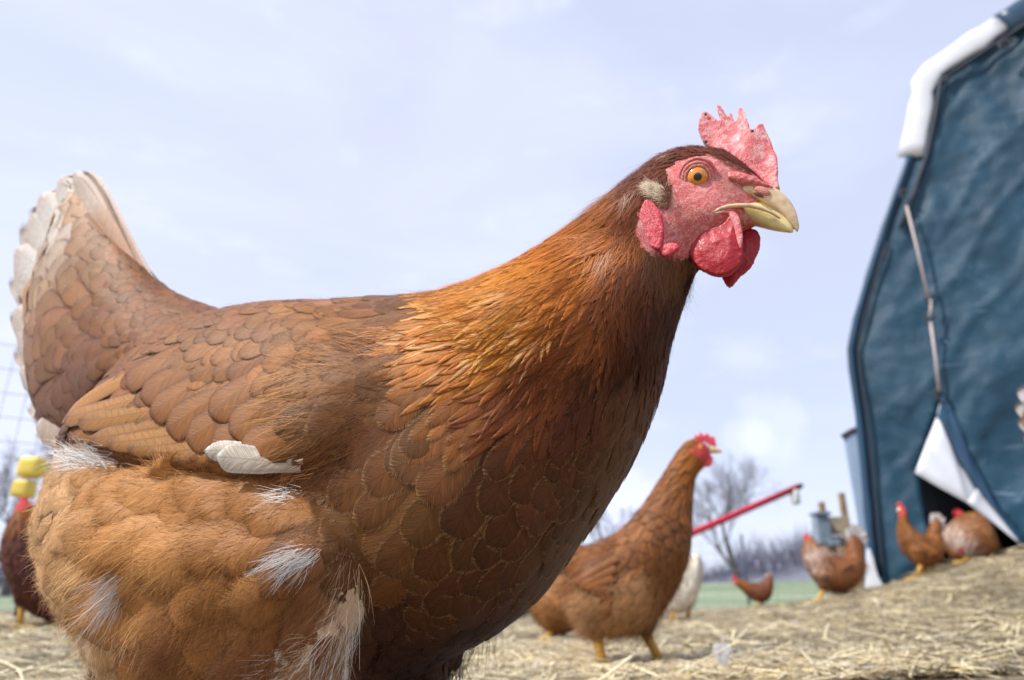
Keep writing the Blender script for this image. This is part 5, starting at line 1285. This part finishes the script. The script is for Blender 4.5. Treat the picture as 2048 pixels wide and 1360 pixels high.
# ear tuft, cheek bristles, chin and throat hair
def tuft(name, poly, n, ang, L_, col, wid=.0002, lift=.25, jit=.2, m_='down', minn=-.3, tipcol=None):
    fcx = BV[BF].mean(1); bb = np.array(poly, float); qq = project(fcx)[:, :2]; kf2 = (np.abs(qq - (bb.min(0) + bb.max(0)) / 2) < (bb.max(0) - bb.min(0)) / 2 + 8).all(1) & (HF.lat(fcx) > -.003)
    Ps, Ns, _ = sample(BV, BF[kf2], n * 4); k = (HF.lat(Ps) > -.002) & ((Ns @ HF.n) > minn); Ps, Ns = Ps[k], Ns[k]; q_ = project(Ps)[:, :2]
    k = sdf(q_, poly) > 0; Ps, Ns = Ps[k][:n], Ns[k][:n]
    D = np.tile(HF.e * math.cos(R(ang)) + np.array([0, 0, 1.0]) * math.sin(R(ang)), (len(Ps), 1))
    col = np.tile(col, (len(Ps), 1)) * rng.uniform(.75, 1.2, (len(Ps), 1))
    V_, F_, c_, nr = strands(Ps, Ns, D, np.full(len(Ps), L_) * rng.uniform(.6, 1.2, len(Ps)), np.full(len(Ps), wid), col, lift=lift, gravity=0, seg=4, jitter=jit)
    o = place(name, V_, F_, hen, mats=(m_,), cols=c_, normals=nr); tag(o, kind='stuff'); return o
tuft('ear_tuft', [(1293, 372), (1305, 366), (1330, 374), (1338, 390), (1326, 402), (1304, 396), (1294, 386)], 1000, 185, .0070, (.74, .62, .46), .00030, .45, .5)
tuft('ear_tuft', [(1318, 380), (1345, 385), (1350, 410), (1325, 412)], 420, 195, .006, (.45, .28, .17), .0002, .3, .3)
tuft('cheek_bristle', [(1335, 415), (1380, 400), (1430, 425), (1455, 440), (1400, 470), (1380, 505), (1345, 490), (1335, 450)], 450, 215, .005, (.40, .17, .09), .00016, .25, .2)
tuft('cheek_bristle', [(1430, 330), (1475, 345), (1500, 375), (1480, 400), (1440, 390), (1440, 360)], 500, 200, .004, (.60, .35, .28), .00014, .25, .2)
tuft('throat_hair', [(1290, 500), (1340, 500), (1385, 520), (1425, 550), (1425, 575), (1370, 600), (1300, 570)], 1500, 250, .011, (.24, .11, .05), .0002, .3, .25)
tuft('chin_hair', [(1380, 540), (1430, 545), (1440, 560), (1410, 590), (1390, 640), (1360, 600)], 700, 262, .013, (.10, .05, .04), .0002, .5, .25)
tuft('brow_hair', [(1440, 298), (1490, 318), (1510, 345), (1480, 345), (1450, 325), (1420, 308)], 900, 165, .008, (.17, .05, .025), .0002, .2, .15, 'hackle_gloss')
# legs and feet
def bird_leg(ankle, foot, r_, parent, e_dir, m_='leg_scale', toe=.045):
    pts_ = [ankle, ankle * .5 + foot * .5, foot]
    ps_ = [tube_raw(pts_, [r_ * 1.15, r_ * .9, r_], 8)]
    lat_ = np.array([-e_dir[1], e_dir[0], 0])
    for a in (-.55, 0, .55, 3.14):
        d = e_dir * math.cos(a) + lat_ * math.sin(a); l_ = toe * (.45 if a > 3 else 1)
        p3 = [foot, foot + d * l_ * .5 + [0, 0, r_ * .6], foot + d * l_ * .9, foot + d * l_ * 1.15]
        for q_ in p3[1:]: q_[2] = float(ground([q_[:2]])[0]) + (r_ * .75)
        p3[-1][2] -= r_ * .5
        ps_.append(tube_raw(p3, [r_ * .8, r_ * .65, r_ * .5, r_ * .12], 6))
    return pyobj('leg', join_raw(ps_), (m_,), parent)
for ankle, ft in feet: bird_leg(ankle, ft, .006, hen, HF.e)

rng = np.random.default_rng(105)
# ------------------------------------------------------------------ THE OTHER HENS
def small_hen(label, fr, st, tailst=None, tips=(), tip_white=.8, cols=None, legs=(), wingp=None, head=None, feathers=1500, white=False, voxel=.006, extra=(), fluff=0, group='brown hens in the straw run', cat='hen', name='hen', downp=None, tb=None):
    base_col = np.array(cols or (.27, .105, .035))
    r_, cen_ = px_loft(fr, st, 20, 2.2, 3, 4); pr = [loft_raw(r_)]
    if tailst: t_, _ = px_loft(fr, tailst, 14, 2.0, 2, 3); pr.append(loft_raw(t_))
    for hipu, hoff, footp in legs:
        hip = fr.pt(*hipu, hoff); pr.append(tube_raw([hip + [0, 0, .05], hip, hip + [0, 0, -.012]], [.035, .02, .010], 10))
    for ex in extra: e_, _ = px_loft(fr, ex, 16, 2.0, 2, 3); pr.append(loft_raw(e_))
    V_, F_ = join_raw(pr); Vb, Nb, Fb = remesh(V_, F_, voxel, 6, .6)
    b0 = fr.O.copy(); b0[2] = float(ground([b0[:2]])[0]); th = thing(name, b0, label, cat, group)
    S2 = Surf(Vb, Fb)
    # direction field: head to tail along the axis
    ax = unit(np.gradient(cen_, axis=0)); 
    def dirs(P_):
        d2 = ((P_[:, None] - cen_[None]) ** 2).sum(2); w_ = 1 / (d2 + 1e-4) ** 2; w_ /= w_.sum(1, keepdims=True); s_ = w_ @ np.linspace(0, 1, len(cen_)); return -unit(w_ @ ax), s_
    d_, s_ = dirs(Vb)
    pqs = project(Vb)[:, :2]
    def colour(P_, s_):
        c = np.tile(base_col, (len(P_), 1)); nk = smooth01((s_ - .55) / .25)[:, None]
        hk = np.array([.25, .082, .012]) if not white else base_col
        c = c * (1 - nk) + hk * nk
        q_ = project(P_)[:, :2]
        nw = hd.get('neckwhite', 0)
        if nw: k = (np.exp(-((s_ - .72) / .13) ** 2) * nw * (.6 + .8 * (fbm(P_, 60) > 0)))[:, None].clip(0, 1); c = c * (1 - k) + np.array([.62, .54, .48]) * k
        if downp is not None:
            k = smooth01(sdf(q_, downp) / 20)[:, None]; c = c * (1 - k) + np.array([.36, .19, .085]) * k
        f_ = fbm(P_, 25)[:, None]; return c * (1 + f_ * .35)
    hd = head or {}
    face = None
    bcx = colour(Vb, s_)
    if 'face' in hd:
        fc3 = fr.pt(*hd['face'][:2], 0); rr_ = hd['face'][2] * project(fc3)[0, 2] / FPX; rel_ = Vb - fc3; rel_ = rel_ - (rel_ @ fr.n)[:, None] * fr.n; k = smooth01((1.25 - np.linalg.norm(rel_, axis=1) / rr_) / .3)[:, None]; bcx = bcx * (1 - k) + np.array([.50, .06, .06]) * k; face = (fc3, rr_)
    place('body', Vb, Fb, th, mats=('underfeather',), cols=bcx)
    Ps, Ns, _ = sample(Vb, Fb, feathers * 4)
    if face is not None: rel_ = Ps - face[0]; rel_ = rel_ - (rel_ @ fr.n)[:, None] * fr.n; k = np.linalg.norm(rel_, axis=1) > face[1] * 1.15; Ps, Ns = Ps[k], Ns[k]
    dd, ss = dirs(Ps); sp = np.where(ss > .6, .007, .013); kp_ = poisson(Ps, sp); cc = colour(Ps, ss)
    bag = Bag()
    for i in kp_[:feathers]:
        nb = ss[i] > .62
        fv = feather(S2, Ps[i], dd[i] + rng.normal(0, .12, 3) + np.array([0, 0, -.35]) * (ss[i] < .6), .040 if not nb else .034, .011 if not nb else .005, 'round' if not nb else 'lance', .0004, .0034, bend=0)
        cl_ = cc[i] * rng.uniform(.8, 1.25); 
        if rng.random() < .004: cl_ = cl_ * .5 + np.array([.6, .5, .4]) * .5
        bag.add(fv, cl_, cl_ * (.7 if not white else .95))
    if bag.V: o = bag.build('plumage', th); tag(o, kind='stuff')
    if wingp is not None:
        wb = [None]
        # wing: raised patch with long feathers
        wc_, root_, tip_ = wingp
        dep = project(fr.O + [0, 0, .2])[0, 2]
        for side in (1, -1):
            off = .05 * side
            shells = []
            p_, q_ = S2.near(fr.pt(*root_, .08 * side)); t3 = S2.near(fr.pt(*tip_, .07 * side))[0]
            D = t3 - p_; L_ = np.linalg.norm(D)
            fv = feather(S2, p_, D, L_ * 1.0, .045 if L_ > .12 else .03, 'round', .001, .008); wg = child_feather2('wing', fv, base_col * .72, base_col * .45, th)
            for k in range(6):
                a3 = S2.near(p_ + D * .3 + np.array([0, 0, -.012 * k]) + D * .05 * k)[0]; b3 = S2.near(t3 + np.array([0, 0, -.007 * k]) + unit(D) * (-.012 * k))[0]
                fv = feather(S2, a3, b3 - a3, np.linalg.norm(b3 - a3), .010, 'flight', .009 - .0008 * k, .012 - .001 * k); child_feather2('flight_feather', fv, base_col * rng.uniform(.95, 1.3), base_col * .6, wg, th)
    if tips:
        for side in (1, -1):
            for k, (u_, v_) in enumerate(tips):
                a3 = fr.pt(*tb, side * .012); b3 = fr.pt(u_, v_, side * (.005 + .004 * k)); D = b3 - a3; L_ = np.linalg.norm(D)
                fv = feather(None, a3, D, L_, L_ * .13, 'flight', 0, 0, nrm=unit(fr.n * side + fr.e * .1), bend=0)
                kk = (smooth01((UT - .5) / .25) * tip_white)[:, None]; cc_ = base_col * 1.1 * (1 - kk) + np.array([.78, .76, .73]) * kk
                child_feather2('tail_feather', fv, cc_, base_col * 1.2, th)
    if fluff:
        Pf, Nf, _ = sample(Vb, Fb, fluff * 3); df, sf2 = dirs(Pf); k = (sf2 < .5) & (Pf[:, 2] < np.interp(sf2, [0, .5], [Vb[:, 2].max() * .75, (Vb[:, 2].max() + Vb[:, 2].min()) / 2 - .02])); Pf, Nf, df, sf2 = Pf[k][:fluff], Nf[k][:fluff], df[k][:fluff], sf2[k][:fluff]
        if len(Pf):
            c_ = colour(Pf, sf2) * 1.25
            V_, F_, cc_, nr = strands(Pf, Nf, df + [0, 0, -.5], np.full(len(Pf), .03), np.full(len(Pf), .0012), c_, lift=.35, seg=4, jitter=.25)
            o = place('down', V_, F_, th, mats=('down',), cols=cc_, normals=nr); tag(o, kind='stuff')
    for hipu, hoff, footp in legs:
        hip = fr.pt(*hipu, hoff) + [0, 0, -.005]; ft = fr.pt(*footp, hoff); gz = float(ground([ft[:2]])[0]) + .006
        ft[2] = gz
        lg = bird_leg(hip, ft, .0088, th, fr.e * hd.get('dir', 1), 'leg_scale', .045)
    if 'comb' in hd:
        Vn, Nn2, Fn = slab(fr, hd['comb'], 0, .006, .0022, 2); place('comb', Vn, Fn, th, mats=('far_skin',))
    if 'wattle' in hd:
        for of in (.009, -.009): Vn, Nn2, Fn = slab(fr, spline_poly(hd['wattle'], 2), of, .005, .0022, 2); place('wattle', Vn, Fn, th, mats=('far_skin',))
    if 'lobe' in hd:
        Vn, Nn2, Fn = slab(fr, spline_poly(hd['lobe'], 2), hd.get('lw', .017), .005, .0022, 2); place('ear_lobe', Vn, Fn, th, mats=('far_skin',))
    if 'beak' in hd:
        rr2, _ = px_loft(fr, hd['beak'], 10, 2.0, 2, 2); place('beak', *[np.array(x) if i == 0 else f4(x) for i, x in enumerate(loft_raw(rr2))], th, mats=('beak_horn',))
    if 'eye' in hd:
        e_ = fr.pt(*hd['eye'], .0)
        for side in (1, -1):
            q_, qn = S2.near(e_ + fr.n * .03 * side); V_, F_, c_ = cap(q_ - qn * .002, qn, .0052, 0, 1.6, 6, 14, lambda a, b_: (.01, .01, .01) if a < .5 else (.7, .3, .03)); pyobj('eye', (V_, F_), ('eye_wet',), th, cols=c_)
    return th
def child_feather2(name, fv, col, rim, parent, root=None):
    V_, m_, u_ = fv; rt = root or parent; base_ = np.array(rt.matrix_world.translation); 
    cc = col if np.ndim(col) == 2 else np.tile(col, (len(V_), 1))
    me = rawmesh(name, V_ - base_, QF, mats=('feather_vane',), cols=cc, rim=np.tile(rim, (len(V_), 1)), uvm=m_, uvu=u_)
    o = bpy.data.objects.new(name, me); C.objects.link(o); o.parent = parent; return o

# hen walking just behind the breast of the large one
f2 = Frame(1240, 1180, 1.26, 4)
small_hen('tall russet hen striding on yellow legs just behind the big hen', f2,
  [((1140, 1128), (1136, 1190), .03), ((1162, 1098), (1152, 1236), .062), ((1190, 1088), (1178, 1262), .078), ((1232, 1066), (1240, 1272), .082), ((1262, 1040), (1298, 1246), .078), ((1288, 1008), (1345, 1190), .064), ((1305, 982), (1377, 1110), .047), ((1325, 952), (1382, 1030), .034), ((1345, 920), (1386, 972), .026), ((1364, 892), (1396, 946), .021), ((1386, 877), (1412, 932), .018), ((1412, 884), (1424, 922), .012)],
  tailst=[((1170, 1095), (1160, 1165), .040), ((1130, 1080), (1120, 1140), .026), ((1100, 1070), (1095, 1118), .012)],
  tips=[(1072, 1045), (1062, 1070), (1062, 1095)], tb=(1130, 1120), tip_white=.5,
  legs=[((1193, 1262), .04, (1208, 1328)), ((1288, 1255), -.035, (1322, 1322))],
  wingp=(None, (1270, 1095), (1135, 1175)), cols=(.19, .072, .022), feathers=1500, fluff=5000, voxel=.005,
  downp=spline_poly([(1125, 1190), (1200, 1150), (1290, 1120), (1330, 1160), (1320, 1240), (1240, 1290), (1150, 1270)], 3),
  head=dict(face=(1408, 905, 19), comb=[(1390, 882), (1388, 868), (1396, 873), (1400, 862), (1408, 872), (1414, 865), (1420, 874), (1428, 872), (1432, 886), (1433, 900), (1424, 894), (1408, 882)],
    wattle=[(1400, 918), (1412, 912), (1424, 912), (1426, 924), (1418, 934), (1404, 932)], lobe=[(1380, 900), (1387, 900), (1392, 912), (1386, 922), (1379, 914)],
    beak=[((1418, 890), (1416, 908), .009), ((1432, 894), (1430, 907), .006), ((1445, 901), (1443, 906), .002)], eye=(1403, 892), dir=1))
# hen with its rear showing behind that one
f3 = Frame(1110, 1210, 2.1, -10)
small_hen('light brown hen bending down behind the tail of the walking hen', f3,
  [((1062, 1180), (1070, 1225), .03), ((1080, 1160), (1085, 1250), .07), ((1110, 1150), (1110, 1268), .085), ((1145, 1150), (1140, 1262), .08), ((1175, 1160), (1165, 1250), .06), ((1195, 1185), (1180, 1240), .035)],
  tips=[(1060, 1145), (1058, 1160), (1066, 1135)], tb=(1100, 1190), tip_white=.3, legs=[((1105, 1255), .04, (1088, 1278)), ((1128, 1255), -.03, (1130, 1290))], cols=(.28, .12, .04), feathers=500, fluff=1500, voxel=.008, head=dict(dir=1))
# cream hen
f4_ = Frame(1365, 1180, 3.0, 10)
small_hen('cream white hen seen from behind beside the walking hen', f4_,
  [((1330, 1198), (1335, 1222), .03), ((1345, 1165), (1345, 1225), .07), ((1365, 1130), (1368, 1222), .08), ((1385, 1108), (1390, 1200), .07), ((1395, 1104), (1402, 1165), .05), ((1402, 1115), (1406, 1140), .02)],
  tips=[(1330, 1228), (1326, 1215)], tb=(1350, 1195), tip_white=1, legs=[((1348, 1215), .05, (1345, 1262)), ((1378, 1212), -.04, (1376, 1250))], cols=(.74, .68, .55), white=True, feathers=500, fluff=1200, voxel=.009, group='pale hens', head=dict(dir=-1))
# far small hen
f5 = Frame(1505, 1190, 4.6, 0)
small_hen('small distant dark brown hen pecking forward near the bare tree trunk', f5,
  [((1543, 1150), (1544, 1180), .03), ((1532, 1158), (1535, 1200), .08), ((1515, 1166), (1520, 1206), .09), ((1498, 1164), (1500, 1196), .07), ((1483, 1160), (1484, 1180), .045), ((1474, 1158), (1473, 1172), .03), ((1467, 1158), (1466, 1168), .02)],
  tailst=[((1530, 1165), (1538, 1190), .04), ((1532, 1150), (1546, 1165), .03), ((1533, 1146), (1545, 1150), .01)], tips=[(1534, 1143), (1540, 1143), (1545, 1150)], tb=(1532, 1175), tip_white=.9,
  legs=[((1516, 1200), .04, (1514, 1217)), ((1524, 1200), -.04, (1526, 1217))], cols=(.17, .06, .028), feathers=260, voxel=.012, head=dict(face=(1467, 1163, 5), comb=[(1464, 1160), (1463, 1153), (1470, 1152), (1476, 1156), (1474, 1160)], dir=-1))
# hen with white tail by the coop corner
f6 = Frame(1670, 1130, 2.8, 4)
small_hen('russet hen with fanned white tail standing left of the coop corner', f6,
  [((1728, 1125), (1722, 1150), .03), ((1714, 1108), (1705, 1170), .07), ((1692, 1112), (1685, 1184), .085), ((1670, 1110), (1660, 1182), .085), ((1650, 1098), (1640, 1170), .075), ((1634, 1088), (1622, 1148), .06), ((1628, 1078), (1608, 1120), .045), ((1622, 1072), (1606, 1096), .032), ((1616, 1068), (1608, 1078), .018)],
  tailst=[((1690, 1115), (1722, 1150), .05), ((1692, 1085), (1728, 1120), .035), ((1696, 1062), (1727, 1085), .018)], tips=[(1697, 1052), (1706, 1047), (1716, 1048), (1726, 1058), (1730, 1072)], tb=(1705, 1125), tip_white=1,
  legs=[((1648, 1175), .05, (1634, 1208)), ((1688, 1175), -.03, (1692, 1192))], cols=(.19, .072, .026), feathers=700, fluff=1500, voxel=.009,
  head=dict(neckwhite=.45, face=(1612, 1074, 5), comb=[(1606, 1078), (1608, 1069), (1614, 1066), (1616, 1074)], dir=-1), wingp=(None, (1640, 1110), (1705, 1135)))
# upright hen in front of the opening
f7 = Frame(1838, 1090, 3.0, 8)
small_hen('upright orange brown hen facing left in front of the coop opening', f7,
  [((1878, 1062), (1880, 1110), .04), ((1862, 1072), (1868, 1128), .075), ((1845, 1072), (1848, 1136), .085), ((1828, 1062), (1825, 1120), .075), ((1815, 1045), (1803, 1095), .055), ((1812, 1030), (1797, 1066), .038), ((1812, 1018), (1797, 1042), .028), ((1808, 1010), (1796, 1026), .02)],
  tailst=[((1850, 1075), (1875, 1100), .045), ((1858, 1050), (1882, 1070), .03), ((1866, 1030), (1884, 1045), .012)], tips=[(1868, 1024), (1878, 1024), (1886, 1032), (1888, 1044)], tb=(1862, 1080), tip_white=.95,
  legs=[((1842, 1125), .06, (1834, 1158)), ((1850, 1125), -.02, (1850, 1152))], cols=(.21, .080, .022), feathers=600, fluff=1000, voxel=.009,
  head=dict(face=(1800, 1022, 8), comb=[(1797, 1020), (1793, 1008), (1797, 1004), (1803, 1006), (1808, 1012), (1806, 1018)], wattle=[(1798, 1026), (1804, 1027), (1806, 1036), (1800, 1037)], beak=[((1799, 1014), (1799, 1024), .008), ((1793, 1019), (1793, 1023), .002)], dir=-1), wingp=(None, (1825, 1080), (1872, 1108)))
# head-down hen in the opening
f8 = Frame(1935, 1080, 3.12, 10)
small_hen('brown hen with lowered head and pale neck in the coop opening', f8,
  [((1985, 1062), (1988, 1096), .035), ((1965, 1035), (1975, 1112), .08), ((1945, 1022), (1955, 1118), .09), ((1922, 1032), (1935, 1120), .08), ((1905, 1042), (1912, 1118), .065), ((1892, 1056), (1902, 1112), .05), ((1884, 1076), (1908, 1106), .036), ((1892, 1098), (1914, 1104), .026), ((1902, 1110), (1916, 1108), .016)],
  extra=[[((1955, 1060), (1960, 1112), .05), ((1982, 1062), (1985, 1100), .04), ((1990, 1075), (1992, 1090), .02)]],
  legs=[((1935, 1110), .04, (1930, 1126)), ((1974, 1100), -.03, (1982, 1116))], cols=(.22, .09, .030), feathers=700, fluff=1200, voxel=.009,
  head=dict(neckwhite=.6, face=(1913, 1104, 7), comb=[(1914, 1095), (1922, 1094), (1926, 1104), (1922, 1112), (1914, 1108)], wattle=[(1908, 1106), (1914, 1104), (1916, 1112), (1910, 1114)], dir=-1))
f9 = Frame(1935, 1040, 3.32, 10)
small_hen('hen deep in the coop opening with only its red face showing', f9,
  [((1990, 1060), (1992, 1090), .04), ((1965, 1045), (1968, 1100), .07), ((1942, 1035), (1945, 1090), .06), ((1928, 1024), (1930, 1060), .04), ((1920, 1020), (1918, 1040), .028), ((1912, 1022), (1910, 1034), .02)],
  legs=[((1955, 1090), .04, (1952, 1122)), ((1965, 1090), -.03, (1966, 1120))], cols=(.16, .06, .022), feathers=250, voxel=.011, head=dict(face=(1912, 1030, 11), comb=[(1906, 1030), (1905, 1018), (1914, 1015), (1922, 1020), (1916, 1026)], wattle=[(1908, 1034), (1915, 1034), (1915, 1044), (1909, 1044)], dir=-1))
# dark hen at the left edge
f10 = Frame(60, 1130, 2.0, -20)
small_hen('dark mahogany hen behind the rear of the big hen at the left edge', f10,
  [((128, 1205), (110, 1235), .03), ((118, 1150), (95, 1238), .07), ((100, 1095), (65, 1225), .095), ((92, 1060), (20, 1165), .09), ((82, 1035), (4, 1105), .075), ((72, 1015), (15, 1060), .055), ((60, 1002), (28, 1030), .035), ((50, 996), (34, 1008), .02)],
  legs=[((45, 1205), .05, (38, 1258)), ((95, 1215), -.03, (98, 1250))], cols=(.09, .028, .018), feathers=600, fluff=900, voxel=.008,
  head=dict(face=(48, 1012, 12), comb=[(38, 1004), (42, 994), (52, 992), (58, 1000), (50, 1008)], wattle=[(44, 1018), (52, 1018), (52, 1030), (45, 1030)], dir=1), wingp=(None, (60, 1090), (112, 1180)))
# pale tailed hen just entering at the right edge
f11 = Frame(2118, 950, 1.0, 0)
small_hen('white tailed hen cut off by the right edge of the photo', f11,
  [((2108, 900), (2102, 925), .02), ((2131, 880), (2118, 1010), .05), ((2160, 880), (2150, 1080), .08), ((2180, 870), (2230, 1110), .085), ((2240, 830), (2310, 1060), .07), ((2280, 760), (2360, 930), .045), ((2300, 700), (2335, 820), .03), ((2320, 670), (2345, 740), .02)],
  tailst=[((2150, 885), (2141, 960), .04), ((2070, 840), (2111, 905), .025), ((2056, 800), (2048, 850), .010)], tips=[(2050, 765), (2040, 800), (2040, 835), (2046, 870)], tb=(2150, 930), tip_white=1,
  legs=[((2200, 1090), .04, (2160, 1380)), ((2240, 1090), -.04, (2215, 1370))], cols=(.24, .10, .035), feathers=400, voxel=.007, head=dict(dir=1))

# small white feather lying on the straw
wf_ = at_y(1447, 1345, 1.08); wf_[2] = float(ground([wf_[:2]])[0]) + .012
th = thing('loose_feather', wf_, 'small fluffy white feather lying on the straw at the bottom edge', 'feather')
n = 500; tt = rng.uniform(0, 1, n); P = wf_ + np.c_[tt * .004, tt * 0, tt * .028]; dr = np.c_[rng.choice((-1, 1), n) * .6, rng.normal(0, .2, n), .6 + 0 * tt]
V_, F_, cc, nr = strands(P, np.tile([0, -1.0, .3], (n, 1)), dr, .018 * np.sin(tt * 2.6 + .4), np.full(n, .0006), np.full((n, 3), .72), lift=.2, gravity=0, seg=3)
place('vane', V_, F_, th, mats=('down',), cols=cc)
pyobj('quill', tube_raw([wf_ - [0, 0, .01], wf_ + [.002, 0, .015], wf_ + [.004, 0, .04]], [.001, .0008, .0004], 6), ('tarp_white',), th)
